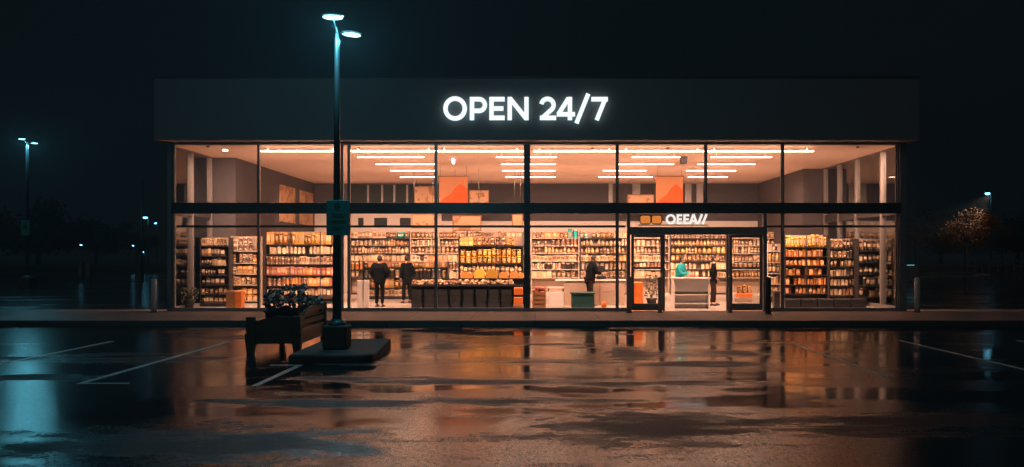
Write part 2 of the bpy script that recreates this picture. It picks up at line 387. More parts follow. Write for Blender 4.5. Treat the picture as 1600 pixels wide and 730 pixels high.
# entrance: header, jambs, transom glass, two leaves slid open
zh0, zh1 = Z(367, GY), Z(355, GY)
MB().box(X(979.5, GY), X(1197, GY), GY-.16, GY+.1, zh0, zh1, 'doorframe', .008).build('door_header', shop)
for a, b_ in ((979.2, 984.5), (1192, 1197.2)):
    MB().box(X(a, GY), X(b_, GY), GY-.12, GY+.08, FZ+.001, zh0-.001, 'doorframe', .006).build('door_jamb', shop)
    MB().box(X(a, GY), X(b_, GY), GY-.08, GY+.08, zh1+.001, zb0-.001, 'doorframe', .006).build('door_jamb', shop)
pane(X(984.6, GY), X(1191.9, GY), GY+.004, GY+.014, zh1+.002, zb0-.002)
for (a, b_, lab) in ((986, 1036, 'left'), (1139, 1191, 'right')):
    x0, x1 = X(a, GY), X(b_, GY); z0, z1 = FZ+.02, zh0-.003
    d = MB()
    d.box(x0, x0+.09, GY-.055, GY-.005, z0, z1, 'doorframe', .004).box(x1-.09, x1, GY-.055, GY-.005, z0, z1, 'doorframe', .004)
    d.box(x0+.091, x1-.091, GY-.055, GY-.005, z0, z0+.22, 'doorframe').box(x0+.091, x1-.091, GY-.055, GY-.005, z1-.08, z1, 'doorframe')
    zm = Z(419, GY); d.box(x0+.091, x1-.091, GY-.05, GY-.01, zm-.035, zm+.035, 'doorframe')
    door = d.build('door', shop)
    MB().box(x0+.091, x1-.091, GY-.034, GY-.026, z0+.221, zm-.036, 'glass').build('door_glass', door)
    MB().box(x0+.091, x1-.091, GY-.034, GY-.026, zm+.036, z1-.081, 'glass').build('door_glass', door)
    hx = x1-.045 if a < 1000 else x0+.045
    MB().tube((hx, GY-.1, .95), (hx, GY-.1, 1.35), .014, .014, 'steel').tube((hx, GY-.1, 1.0), (hx, GY-.056, 1.0), .01, .01, 'steel').tube((hx, GY-.1, 1.3), (hx, GY-.056, 1.3), .01, .01, 'steel').build('door_handle', door)
for px in (1037.6, 1136.5):
    MB().box(X(px, GY)-.03, X(px, GY)+.03, GY+.0, GY+.08, FZ+.001, zh0-.001, 'post').build('door_jamb', shop)
# upper back wall: office windows and framed boards
for a, b_ in ((548, 574), (577, 596), (599, 615), (618, 635), (638, 655)):
    w = MB().box(X(a, BK), X(b_, BK), BK-.06, BK-.021, Z(328, BK), Z(289, BK), 'darkglass').build('window', shop)
    MB().box(X(a, BK)-.04, X(a, BK)-.001, BK-.09, BK-.021, Z(328, BK), Z(289, BK), 'post').build('window_frame', w)
    MB().box(X(b_, BK)+.001, X(b_, BK)+.04, BK-.09, BK-.021, Z(328, BK), Z(289, BK), 'post').build('window_frame', w)
for a, b_ in ((951, 957), (988, 1000), (1070, 1080), (1088, 1098)):
    MB().box(X(a, BK), X(b_, BK), BK-.07, BK-.021, Z(328, BK), Z(287, BK), 'post').build('wall_pilaster', shop)
for a, b_ in ((560, 568), (585, 605), (625, 642)):
    MB().box(X(a, BK), X(b_, BK), BK-.05, BK-.001, 3.3, 3.75, 'darkglass').build('wall_vent', shop)
# ------------------------------------------------------------------ signs
def stroke(mb, pts, w, y0, y1, m, closed=False):
    n = len(pts); P = [Vector(p) for p in pts]; Lf = []; Rt = []
    for i in range(n):
        a = P[i-1] if (i > 0 or closed) else None; c = P[(i+1) % n] if (i < n-1 or closed) else None
        d1 = (P[i]-a).normalized() if a is not None else (c-P[i]).normalized()
        d2 = (c-P[i]).normalized() if c is not None else d1
        t = (d1+d2); t = t.normalized() if t.length > 1e-6 else d1
        nn = Vector((-t.y, t.x)); k = 1/max(.35, nn.dot(Vector((-d1.y, d1.x))))
        Lf.append(P[i]+nn*w/2*k); Rt.append(P[i]-nn*w/2*k)
    k0 = n; vs = []
    for q in range(n): vs += [(Lf[q].x, y0, Lf[q].y), (Rt[q].x, y0, Rt[q].y), (Rt[q].x, y1, Rt[q].y), (Lf[q].x, y1, Lf[q].y)]
    fs = []
    rng = range(n if closed else n-1)
    for i in rng:
        a = 4*i; b_ = 4*((i+1) % n)
        for j in range(4): fs.append((a+j, a+(j+1) % 4, b_+(j+1) % 4, b_+j))
    if not closed: fs += [(0,3,2,1), (4*n-4, 4*n-3, 4*n-2, 4*n-1)]
    mb.add(vs, fs, m)
def arc(cx, cz, rx, rz, a0, a1, n=14): return [(cx+rx*math.cos(R(a0+(a1-a0)*i/n)), cz+rz*math.sin(R(a0+(a1-a0)*i/n))) for i in range(n+1)]
def glyph(ch, x0, x1, z0, z1, w):
    h = w/2; W = x1-x0; Hh = z1-z0; L_, R_, T, B = x0+h, x1-h, z1-h, z0+h; mid = (z0+z1)/2
    if ch == 'O': return [(arc((x0+x1)/2, mid, W/2-h, Hh/2-h, 0, 352, 31), True)]
    if ch == 'P':
        q = z0+Hh*.40; r = (T-q)/2
        return [([(L_, z0), (L_, z1)], False), ([(L_, T), (R_-r, T)]+arc(R_-r, (T+q)/2, r, r, 80, -80, 10)+[(R_-r, q), (L_, q)], False)]
    if ch == 'E': return [([(L_, z0), (L_, z1)], False), ([(L_, T), (x1, T)], False), ([(L_, mid), (x1-W*.08, mid)], False), ([(L_, B), (x1, B)], False)]
    if ch == 'N': return [([(L_, z0), (L_, z1)], False), ([(R_, z0), (R_, z1)], False), ([(L_, z1-h*.5), (R_, z0+h*.5)], False)]
    if ch == '2':
        r = W/2-h
        return [(arc((x0+x1)/2-.01, T-r, r, r, 170, -38, 12)+[(L_+.02, B)], False), ([(x0+.01, B), (x1, B)], False)]
    if ch == '4':
        vx = x0+W*.72
        return [([(vx, z0), (vx, z1)], False), ([(vx-h*.6, z1-h*.5), (x0+h*.8, z0+Hh*.26)], False), ([(x0, z0+Hh*.25), (x1, z0+Hh*.25)], False)]
    if ch == '/': return [([(x0+h*1.1, z0), (x1-h*1.1, z1)], False)]
    if ch == '7': return [([(x0, T), (x1-h*.2, T)], False), ([(x1-h*1.3, z1-h*.6), (x0+W*.32, z0)], False)]
    if ch == 'A': return [([(x0+h, z0), ((x0+x1)/2, z1)], False), ([(x1-h, z0), ((x0+x1)/2, z1)], False), ([(x0+W*.22, z0+Hh*.32), (x1-W*.22, z0+Hh*.32)], False)]
def make_letter(ch, x0, x1, z0, z1, w, yf, depth, m, parent, halo=None):
    mb = MB()
    for i, (p, cl) in enumerate(glyph(ch, x0, x1, z0, z1, w)): stroke(mb, p, w, yf-.0025*i, yf+depth+.002*i, m, cl)
    o = mb.build('letter', parent)
    if halo:
        mb = MB()
        for i, (p, cl) in enumerate(glyph(ch, x0, x1, z0, z1, w)): stroke(mb, p, w*.8, yf+depth+.012+.002*i, yf+depth+.022+.003*i, halo, cl)
        mb.build('halo_strip', o)
YS = fy-.13
sign = thing('lit_sign', 'lit white OPEN 24/7 letters standing off the grey fascia with a blue halo', 'sign', (X(821, YS), YS, Z(188, YS)))
sc_ = lambda a: X(a, YS)
for ch, a, b_, t, bt in (('O',692.5,729.5,150.5,188.5), ('P',734,761,151.5,187.5), ('E',764.5,788.5,151.5,187.5), ('N',793,826,151.5,187.5), ('2',843,869,151,187.5), ('4',870,898.5,151.5,187.5), ('/',897,923,146.5,192.5), ('7',924,950.5,151.5,187.5)):
    make_letter(ch, sc_(a), sc_(b_), Z(bt, YS), Z(t, YS), .135, YS, .05, 'letter', sign, 'letterback')
YD = GY-.13
ds = thing('door_sign', 'lit white OEEA// lettering with two orange rounded panels above the entrance', 'sign', (X(1050, YD), YD, Z(351, YD)))
for ch, a, b_ in (('O',1040.5,1056), ('E',1057.5,1066), ('E',1068,1077), ('A',1076.5,1091), ('/',1089,1099), ('/',1096,1106)):
    make_letter(ch, X(a, YD), X(b_, YD), Z(350.5, YD), Z(334.8, YD), .068, YD, .04, 'doorletter', ds)
for a, b_ in ((1000, 1017), (1018, 1034)):
    x0, x1, z0, z1 = X(a, YD), X(b_, YD), Z(350, YD), Z(336.5, YD); r = .07
    P = []
    for cx, cz, s in ((x1-r, z1-r, 0), (x0+r, z1-r, 90), (x0+r, z0+r, 180), (x1-r, z0+r, 270)): P += arc(cx, cz, r, r, s, s+90, 4)
    o = MB().prism(P, YD+.01, YD+.04, 'logolit').build('logo_panel', ds)
    mb = MB(); stroke(mb, P, .03, YD-.004, YD+.009, 'frame', True); mb.build('logo_outline', o)
MB().box(X(998, YD), X(1107, YD), YD+.05, YD+.085, Z(352.5, YD), Z(351, YD), 'frame').build('sign_rail', ds)

# ------------------------------------------------------------------ ceiling strip lights
rows = [(237, 'front', [(408,530),(549,680),(684,818),(833,962),(968,1100),(1106,1271)]),
        (246, 'second', [(558,663),(775,820),(828,870),(987,1063),(1110,1206)]),
        (257, 'third', [(587,680),(783,868),(965,1053),(1090,1180)]),
        (267, 'fourth', [(610,680),(785,868),(942,1010),(1072,1150)]),
        (277, 'rearmost', [(625,680),(790,868),(935,1020),(1075,1137)])]
cols = {6: ['far left','left of centre','left centre','right centre','right of centre','far right'], 5: ['far left','left centre','middle','right centre','far right'], 4: ['far left','left centre','right centre','far right']}
for py, rn, lst in rows:
    Y = (CZ-.15-H)*F/(CY-py)
    for k, (a, b_) in enumerate(lst):
        x0, x1 = X(a, Y), X(b_, Y); xc = (x0+x1)/2
        t = thing('ceiling_light', 'slim white strip light, %s of the %s row on the store ceiling' % (cols[len(lst)][k], rn), 'ceiling light', (xc, Y, CZ-.15), 0, 'strip lights on the store ceiling')
        MB().box(x0, x1, Y-.03, Y+.03, CZ-.139, CZ-.12, 'white').box(x0+.2, x0+.22, Y-.01, Y+.01, CZ-.119, CZ-.001, 'white').box(x1-.22, x1-.2, Y-.01, Y+.01, CZ-.119, CZ-.001, 'white').build('housing', t)
        MB().box(x0+.01, x1-.01, Y-.032, Y+.032, CZ-.155, CZ-.14, 'tube').build('diffuser', t)
def area(nm, loc, rx, sx, sy, e, spread=180, col=(1, .545, .375)):
    ld = bpy.data.lights.new(nm, 'AREA'); ld.shape = 'RECTANGLE'; ld.size = sx; ld.size_y = sy; ld.energy = e; ld.color = col; ld.spread = R(spread)
    lo = bpy.data.objects.new(nm, ld); COL.objects.link(lo); lo.location = loc; lo.rotation_euler = (rx, 0, 0)
area('front_fill', (.3, 26.72, 5.33), R(40), 22.5, .15, 1700, 120)        # added fill for the goods, unseen behind the window head
area('rear_fill', (.3, 33.0, 5.2), R(48), 20, .2, 800, 90)  # unseen fill added to brighten the back wall racks
area('front_up_fill', (.3, 29.3, 3.55), R(180), 21.5, .6, 80)  # unseen upward fill added to brighten the ceiling, no fixture here
area('middle_up_fill', (.3, 33.6, 3.6), R(180), 20, .6, 75)  # added ceiling fill over the middle of the store
area('rear_up_fill', (.3, 38.6, 3.6), R(180), 20, .5, 50)  # added ceiling fill above the back wall racks
Y = 27.3
t = thing('spotlight', 'small round glowing ceiling spotlight near the left corner of the store', 'spotlight', (X(352,Y), Y, CZ-.06))
MB().lathe(X(352,Y), Y, [(.09,0),(.1,.03),(.1,.059)], 'white', 14, CZ-.06).build('housing', t)
MB().lathe(X(352,Y), Y, [(.08,0),(.08,.012)], 'lenswarm', 14, CZ-.073).build('lens', t)
for px, py, w in ((325, 230, 'nearest the left corner'), (560, 232, 'left of the centre column'), (926, 232, 'just right of the centre column'), (1044, 232, 'above the entrance'), (1340, 231, 'near the right corner')):
    Y = (CZ-.03-H)*F/(CY-py)
    MB().lathe(X(px,Y), Y, [(.02,-.04),(.05,-.03),(.055,0)], 'black', 10, CZ-.001).build('sprinkler', None, 'small black sprinkler on the ceiling, the one %s' % w, 'sprinkler', 'ceiling sprinklers')
Y = 29.5
t = thing('speaker', 'small dark square speaker hanging from the ceiling right of the orange banner', 'speaker', (X(1068,Y), Y, Z(256,Y)))
MB().box(X(1063,Y), X(1073,Y), Y-.1, Y+.1, Z(256,Y), Z(245,Y), 'black', .015).build('cabinet', t)
MB().tube((X(1068,Y), Y, Z(245,Y)), (X(1068,Y), Y, CZ-.001), .012, .012, 'black').build('bracket', t)
# ------------------------------------------------------------------ banners and posters
def banner(x0p, x1p, y0p, y1p, Y, label):
    x0, x1, z0, z1 = X(x0p,Y), X(x1p,Y), Z(y1p,Y), Z(y0p,Y)
    t = thing('hanging_banner', label, 'banner', ((x0+x1)/2, Y, z0), 0, 'orange banners hung from the store ceiling')
    MB().box(x0, x1, Y, Y+.012, z0, z1, 'paper').build('banner_cloth', t)
    W = x1-x0; Hh = z1-z0
    pts = [(x0+.0, z0+.01), (x1, z0+.01), (x1, z0+Hh*.55), (x0+W*.75, z0+Hh*.75), (x0+W*.55, z0+Hh*.6), (x0+W*.4, z0+Hh*.38), (x0+W*.15, z0+Hh*.22), (x0, z0+Hh*.05)]
    MB().prism(pts, Y-.006, Y-.001, 'banner').build('printed_patch', t)
    MB().tube((x0-.04, Y, z1+.01), (x1+.04, Y, z1+.01), .02, .02, 'shelfwood').build('top_rod', t)
    MB().tube((x0+.05, Y, z1+.02), (x0+.05, Y, CZ), .006, .006, 'black', 6).tube((x1-.05, Y, z1+.02), (x1-.05, Y, CZ), .006, .006, 'black', 6).build('hanging_cord', t)
banner(686, 731, 276, 320, 32.5, 'square orange paper banner hanging left of the centre column')
banner(1025, 1067, 276, 322, 32.5, 'square orange paper banner hanging above the entrance')
for a, b_, w in ((34.9, 37.1, 'plain amber poster on the dark left wall, nearer the window'), (37.9, 40.1, 'mottled brown and amber poster on the dark left wall, farther back')):
    MB().box(lwx+.002, lwx+.04, a, b_, 3.35, 4.9, 'litposter').build('wall_poster', None, w, 'poster', 'posters on the left wall')
def signbox(x0p, x1p, y0p, y1p, Y, label):
    x0, x1, z0, z1 = X(x0p,Y), X(x1p,Y), Z(y1p,Y), Z(y0p,Y)
    t = thing('hanging_sign', label, 'sign', ((x0+x1)/2, Y, z0), 0, 'aisle signs hung over the shelves')
    MB().box(x0, x1, Y, Y+.08, z0, z1, 'shelfwood').build('sign_frame', t)
    MB().box(x0+.04, x1-.04, Y-.012, Y-.001, z0+.04, z1-.04, 'litposter').build('sign_face', t)
    MB().tube((x0+.1, Y+.04, z1), (x0+.1, Y+.04, CZ), .008, .008, 'black', 6).tube((x1-.1, Y+.04, z1), (x1-.1, Y+.04, CZ), .008, .008, 'black', 6).build('hanging_cord', t)
signbox(647, 681, 291, 324, 38.5, 'cream framed sign board hung high beside the dark back windows')
signbox(733, 764, 297, 330, 38.5, 'small tan sign board hung high right of the orange banner')
signbox(980, 1022, 304, 330, 38.5, 'tan sign board hung high left of the banner over the entrance')
signbox(707, 752, 337, 361, 33.5, 'amber and brown sign board hung low over the yellow produce')
signbox(643, 680, 335, 357, 33.5, 'amber patterned sign board hung low left of the middle mullion')
signbox(800, 817, 335, 356, 33.5, 'narrow brown sign board hung low beside the centre column')

# ------------------------------------------------------------------ goods
PAL = {'cream': ((.72,.55,.34),(.38,.15,.06)), 'beige': ((.50,.33,.18),(.75,.58,.38)), 'brown': ((.22,.10,.05),(.5,.3,.15)),
       'orange': ((.72,.20,.03),(.75,.45,.15)), 'amber': ((.68,.32,.06),(.25,.08,.02)), 'yellow': ((.85,.50,.06),(.7,.25,.03)),
       'red': ((.45,.07,.04),(.7,.4,.25)), 'dark': ((.03,.03,.032),(.16,.10,.07)), 'teal': ((.02,.55,.55),(.02,.35,.4)), 'white': ((.78,.68,.55),(.26,.18,.14))}
GM = {k: goods_mat(k+'_packaging', *v) for k, v in PAL.items()}
CAP = M['black']; LAB = GM['cream']
def proto(kind, col):
    g = GM[col]; mb = MB(); lab = GM['cream'] if col not in ('cream', 'white') else GM['brown']
    if kind == 'box':
        mb.box(-.5,.5,-.35,.35,0,1,g,.02); mb.box(-.38,.38,-.362,-.351,.3,.8,lab)
    elif kind == 'bottle':
        mb.lathe(0,0,[(.36,0),(.40,.02),(.40,.22),(.41,.221),(.41,.5),(.40,.501),(.39,.6),(.15,.8),(.14,.93),(.17,.931),(.17,1)],g,10,mats=[g,g,g,lab,g,g,g,g,CAP,CAP])
    elif kind == 'jar':
        mb.lathe(0,0,[(.4,0),(.45,.04),(.45,.2),(.455,.201),(.455,.65),(.45,.651),(.38,.82),(.42,.821),(.42,1)],g,10,mats=[g,g,g,lab,g,g,lab,lab])
    elif kind == 'can':
        mb.lathe(0,0,[(.43,0),(.46,.03),(.46,.12),(.45,.121),(.45,.9),(.46,.92),(.43,1)],g,12,mats=[M['steel'],M['steel'],g,g,M['steel'],M['steel']])
    elif kind == 'bag':
        pts = [(-.46,0),(.46,0),(.5,.08),(.47,.3),(.49,.7),(.5,.92),(.48,1),(-.48,1),(-.5,.92),(-.47,.7),(-.49,.3),(-.5,.08)]
        n = len(pts); vs = [(x*.9, -.08, z) for x, z in pts]+[(x*.9, .08, z) for x, z in pts]+[(x*.62, -.28, .5+(z-.5)*.7) for x, z in pts]+[(x*.62, .28, .5+(z-.5)*.7) for x, z in pts]
        fs = [(i, (i+1)%n, n+(i+1)%n, n+i) for i in range(n)]+[(i, 2*n+i, 2*n+(i+1)%n, (i+1)%n) for i in range(n)]+[(n+i, n+(i+1)%n, 3*n+(i+1)%n, 3*n+i) for i in range(n)]+[tuple(range(2*n,3*n)), tuple(reversed(range(3*n,4*n)))]
        mb.add(vs, fs, g, True); mb.box(-.3,.3,-.292,-.281,.4,.72,lab)
    elif kind == 'carton':
        mb.box(-.45,.45,-.4,.4,0,.78,g); mb.add([(-.45,-.4,.781),(.45,-.4,.781),(.45,.4,.781),(-.45,.4,.781),(-.45,-.03,.95),(.45,-.03,.95),(.45,.03,.95),(-.45,.03,.95)],[(0,1,5,4),(2,3,7,6),(1,2,6,5),(3,0,4,7)],g)
        mb.box(-.45,.45,-.03,.03,.951,1,g); mb.box(-.35,.35,-.412,-.401,.15,.6,lab)
    elif kind == 'tub':
        mb.lathe(0,0,[(.36,0),(.38,.02),(.44,.8),(.48,.801),(.48,.93),(.44,1)],g,12,mats=[g,g,lab,lab,lab])
    elif kind == 'loaf':
        mb.prism([(-.5,0),(.5,0),(.5,.55),(.44,.85),(.25,1),(-.25,1),(-.44,.85),(-.5,.55)],-.3,.3,g)
    return mb.mesh({'box':'cardboard_box','bottle':'glass_bottle','jar':'jar','can':'tin_can','bag':'snack_bag','carton':'drink_carton','tub':'plastic_tub','loaf':'bread_loaf'}[kind])
KN = {'box':('cardboard_box','cardboard box','box'),'bottle':('glass_bottle','glass bottle','bottle'),'jar':('jar','lidded jar','jar'),'can':('tin_can','tin can','can'),
      'bag':('snack_bag','plump packet','bag'),'carton':('drink_carton','drink carton','carton'),'tub':('plastic_tub','lidded tub','tub'),'loaf':('bread_loaf','loaf','bread')}
PM = {}; CNT = {k: 0 for k in KN}
def good(kind, col, x, y, z, w, d, h, where, group, rz=0):
    if CNT[kind] >= 292:
        kind = min((k for k in CNT if k != 'loaf'), key=lambda k: CNT[k])
    CNT[kind] += 1
    if (kind, col) not in PM: PM[kind, col] = proto(kind, col)
    nm, kd, ct = KN[kind]
    o = bpy.data.objects.new(nm, PM[kind, col]); COL.objects.link(o)
    o.location = (x, y, z); o.scale = (w, d, h); o.rotation_euler = (0, 0, rz)
    tag(o, '%s %s %s' % (col, kd, where), ct, group)
ORD = ['top', 'second', 'third', 'fourth', 'fifth', 'sixth', 'seventh', 'eighth']
def shelves(desc, label, x0p, x1p, Y, ytop, lines, rowcols, rowkinds, m='shelfdark', w=.13, depth=.42, back=None, tiers=1, fill=.97, bay=None, post=True, skip=None):
    x0, x1 = X(x0p, Y), X(x1p, Y); zs = [Z(l, Y) for l in lines]; zt_ = Z(ytop, Y)
    t = thing('shelf_unit', label, 'shelving', ((x0+x1)/2, Y+depth/2, FZ))
    top = zs[0] + .06 if not post else zt_-.02
    for xa in (x0, x1-.03): MB().box(xa, xa+.03, Y+.02, Y+depth, FZ, top, m).build('side_panel', t)
    MB().box(x0+.031, x1-.031, Y+depth-.02, Y+depth, FZ, top, back or 'tan').build('back_panel', t)
    MB().box(x0+.031, x1-.031, Y+.03, Y+depth-.021, FZ, FZ+.08, m).build('kick_plate', t)
    for z in zs: MB().box(x0+.031, x1-.031, Y, Y+depth-.021, z-.028, z, m).build('shelf', t)
    if bay:
        for b_ in bay: MB().box(X(b_, Y)-.015, X(b_, Y)+.015, Y+.01, Y+.03, FZ+.081, top, m).build('upright', t)
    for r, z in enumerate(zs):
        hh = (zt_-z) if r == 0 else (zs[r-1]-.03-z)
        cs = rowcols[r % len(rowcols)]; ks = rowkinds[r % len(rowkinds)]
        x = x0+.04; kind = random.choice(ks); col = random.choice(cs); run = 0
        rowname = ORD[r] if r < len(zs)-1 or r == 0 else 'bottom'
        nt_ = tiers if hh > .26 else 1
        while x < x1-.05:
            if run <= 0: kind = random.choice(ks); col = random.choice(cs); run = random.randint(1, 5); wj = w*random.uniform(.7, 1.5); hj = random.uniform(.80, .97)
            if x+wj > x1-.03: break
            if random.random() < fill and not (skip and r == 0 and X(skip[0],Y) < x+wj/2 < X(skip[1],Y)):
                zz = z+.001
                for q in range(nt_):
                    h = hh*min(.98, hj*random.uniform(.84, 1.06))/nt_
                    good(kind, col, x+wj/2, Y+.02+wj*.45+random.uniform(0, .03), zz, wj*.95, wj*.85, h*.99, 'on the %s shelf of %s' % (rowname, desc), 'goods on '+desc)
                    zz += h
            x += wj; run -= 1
    return t
CR = ['cream','beige','white','amber']; WARM = ['cream','beige','amber','orange','brown']; BRN = ['beige','brown','cream','dark']
allk = ['box','bottle','jar','can','bag','carton','tub']
# left front pair by the corner
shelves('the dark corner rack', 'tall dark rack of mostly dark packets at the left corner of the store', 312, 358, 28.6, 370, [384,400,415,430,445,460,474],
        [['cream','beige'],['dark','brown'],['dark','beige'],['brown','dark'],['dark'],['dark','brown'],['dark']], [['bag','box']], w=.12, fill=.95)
shelves('the pale rack near the corner', 'tall rack of pale cream packets right of the dark corner rack', 360, 404, 29.3, 368, [392,411,428,445,470],
        [['cream','white'],CR,CR,['cream','beige'],CR], [['bag','box','carton']], m='shelfwhite', w=.15, tiers=2)
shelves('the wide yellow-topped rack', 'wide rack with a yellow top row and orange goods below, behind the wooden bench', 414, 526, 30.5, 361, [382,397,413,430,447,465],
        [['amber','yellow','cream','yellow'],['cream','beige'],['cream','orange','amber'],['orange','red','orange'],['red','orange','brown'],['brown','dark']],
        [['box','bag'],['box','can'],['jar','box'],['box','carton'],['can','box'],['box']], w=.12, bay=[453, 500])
# back wall run
wl = [('the wall rack behind the shoppers', 'back wall rack of mixed cream and orange goods behind the two standing shoppers', 546, 640, [['cream','brown'],['red','orange','beige'],['cream','beige'],['beige','brown'],['orange','amber'],['cream','beige']]),
      ('the wall rack left of centre', 'back wall rack of beige tins and jars left of the yellow packets', 641, 728, [['beige','amber'],['brown','cream'],['cream','beige'],['white','orange','beige'],['dark','brown'],['beige']]),
      ('the wall rack behind yellow packets', 'back wall rack of cream and brown goods left of the centre column', 729, 818, [['beige','cream','brown'],['amber','brown','yellow'],['beige','brown'],['beige'],['brown','beige'],['beige']]),
      ('the wall rack behind the checkout', 'back wall rack of cream bottles and jars behind the checkout', 830, 905, [['orange','cream'],['brown','cream'],['amber','cream'],['cream','beige'],['dark','cream'],['cream','beige']]),
      ('the wall rack above the till', 'back wall rack of pale goods behind the till and the dark-haired clerk', 906, 984, [['amber','beige'],['cream','beige'],['amber','cream'],['cream','orange'],['cream','white'],['cream']]),
      ('the wall rack behind left door', 'back wall rack of cream goods seen through the left door leaf', 985, 1046, [['cream'],['cream','beige'],['beige','brown'],['cream','amber'],['cream','brown'],['beige']]),
      ('the wall rack inside the doorway', 'back wall rack of tall amber bottles seen through the open doorway', 1047, 1140, [['amber','cream'],['amber','brown'],['cream','yellow'],['cream','amber'],['cream','beige'],['cream','brown']]),
      ('the wall rack behind right door', 'back wall rack of brown and cream goods seen through the right door leaf', 1141, 1222, [['brown','beige'],['beige','cream'],['dark','beige'],['brown','cream'],['brown','beige'],['amber','cream']])]
for i, (d, l, a, b_, rc) in enumerate(wl):
    ks = [['box','bag'],['bottle','can'],['jar','bottle'],['box','carton'],['can','tub'],['box','bag']]
    if 'doorway' in d: ks = [['bottle'],['bottle'],['jar','bottle'],['jar','bag'],['box','can'],['box']]
    shelves(d, l, a, b_, 37.6, 361, [372,384,396,408,421,434], rc, ks, m='shelfwhite' if i % 2 else 'shelfdark', w=.15, back='tan', skip=(885, 921) if 'checkout' in d else (619, 634) if 'shoppers' in d else None)
# mid-store gondola left
shelves('the low rack behind the shoppers', 'low rack of orange and amber packets behind the standing shoppers', 566, 700, 33.6, 408, [418,434,450,463],
        [['amber','cream','orange'],['beige','dark'],['orange','amber'],['amber','orange','cream']], [['bag','box'],['tub','can'],['box','bag'],['box']], m='shelfdark', w=.15)
# yellow shelf over the produce stand
shelves('the rack of yellow packets', 'rack of bright yellow packets standing behind the produce stand', 716, 818, 29.6, 368, [384,412,433,452],
        [['amber','yellow','brown'],['yellow','yellow','cream','yellow','dark'],['amber'],['dark']], [['bag','box'],['bag'],['jar'],['box']], w=.15, tiers=2, bay=[780])
# right hand shelves
shelves('the white shelf beside the doors', 'narrow white shelf of small pale goods right of the doors', 1199, 1221, 29.6, 380, [392,410,427,444,462], [BRN,CR,['dark','cream'],CR,['cream','brown']], [['can','jar','box']], m='shelfwhite', w=.1)
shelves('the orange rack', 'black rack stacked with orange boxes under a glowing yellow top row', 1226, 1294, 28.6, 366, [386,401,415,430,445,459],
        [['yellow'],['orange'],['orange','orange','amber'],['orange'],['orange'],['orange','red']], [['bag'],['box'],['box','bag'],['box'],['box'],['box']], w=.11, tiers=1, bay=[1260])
shelves('the mixed rack beside the orange one', 'tall rack of mixed cream and brown goods right of the orange rack', 1296, 1338, 29.8, 372, [388,403,417,432,447,462], [['orange','cream','dark'],BRN,BRN,['beige','dark'],['beige','brown'],BRN], [['bag','can','box']], m='shelfdark', w=.12)
shelves('the black right corner rack', 'black rack of dark bottles and packets at the right corner of the store', 1341, 1396, 28.9, 372, [392,410,428,446,464], [['brown','dark'],['dark'],['dark'],['dark'],['dark','brown']], [['bottle','bag'],['box','bag'],['bottle'],['box'],['box']], w=.14)
print('GOODS', CNT, sum(CNT.values()))
# orange rack's black plinth: low crates in front
# ------------------------------------------------------------------ produce stand
Y = 27.9
x0, x1 = X(641, Y), X(822, Y); ztop = Z(447, Y)
t = thing('produce_stand', 'long black produce stand full of brown potatoes left of the centre column', 'produce stand', ((x0+x1)/2, Y+.4, FZ))
MB().box(x0, x1, Y+.35, Y+.8, FZ, ztop-.02, 'black').build('base', t)
MB().box(x0, x1, Y+.0, Y+.8, ztop-.02, ztop, 'shelfdark').build('tray', t)
MB().box(x0, x1, Y-.01, Y+.015, ztop, ztop+.06, 'shelfdark').build('front_lip', t)
MB().box(X(716,Y), x1, Y+.45, Y+.8, ztop+.22, ztop+.25, 'shelfdark').box(X(716,Y), x1, Y+.6, Y+.8, ztop, ztop+.219, 'shelfdark').build('raised_shelf', t)
# crates under it
def crate_mesh():
    mb = MB(); w, d, h = .36, .33, .2
    for k in range(4): mb.box(-w/2, w/2, -d/2, -d/2+.012, .01+k*.05, .045+k*.05, 'shelfdark').box(-w/2, w/2, d/2-.012, d/2, .01+k*.05, .045+k*.05, 'shelfdark')
    for s in (-1, 1):
        for e in (-1, 1): mb.box(s*(w/2-.02)-.018, s*(w/2-.02)+.018, e*(d/2-.015)-.011*1-.004, e*(d/2-.015)+.004, 0, h, 'black')
        mb.box(s*(w/2)-.008-.003*s, s*(w/2)+.008-.003*s, -d/2+.03, d/2-.03, .01, h-.02, 'shelfdark')
    mb.box(-w/2+.02, w/2-.02, -d/2+.02, d/2-.02, .0, .02, 'black')
    mb.box(-w/2+.05, w/2-.05, -d/2+.04, d/2-.04, .021, h*.6, 'black')
    return mb.mesh('crate')
cm = crate_mesh(); k = 0
ncol = int((x1-x0)/.4); gap = (x1-x0)/ncol
for i in range(ncol):
    for j in range(3):
        o = bpy.data.objects.new('crate', cm); COL.objects.link(o); o.location = (x0+gap*(i+.5), Y+.17, FZ+.001+j*.212); o.rotation_euler = (0,0,random.uniform(-.03,.03))
        tag(o, 'black slatted crate in the %s layer under the produce stand, %s from the left' % (['bottom','middle','top'][j], ['first','second','third','fourth','fifth','sixth','seventh','eighth','ninth','tenth','eleventh'][i]), 'crate', 'black crates under the produce stand')
def lump(r=.5):
    bm = bmesh.new(); bmesh.ops.create_icosphere(bm, subdivisions=2, radius=1)
    for v in bm.verts: v.co *= 1+.12*math.sin(v.co.x*3+1)*math.cos(v.co.y*4)
    bm.verts.index_update(); d = ([v.co[:] for v in bm.verts], [[q.index for q in f.verts] for f in bm.faces]); bm.free(); return d
LV, LF = lump()
mb = MB(); mb.add(LV, LF, GM['brown'], True); pot = mb.mesh('potato')
mb = MB(); mb.add(LV, LF, GM['beige'], True); pot2 = mb.mesh('onion')
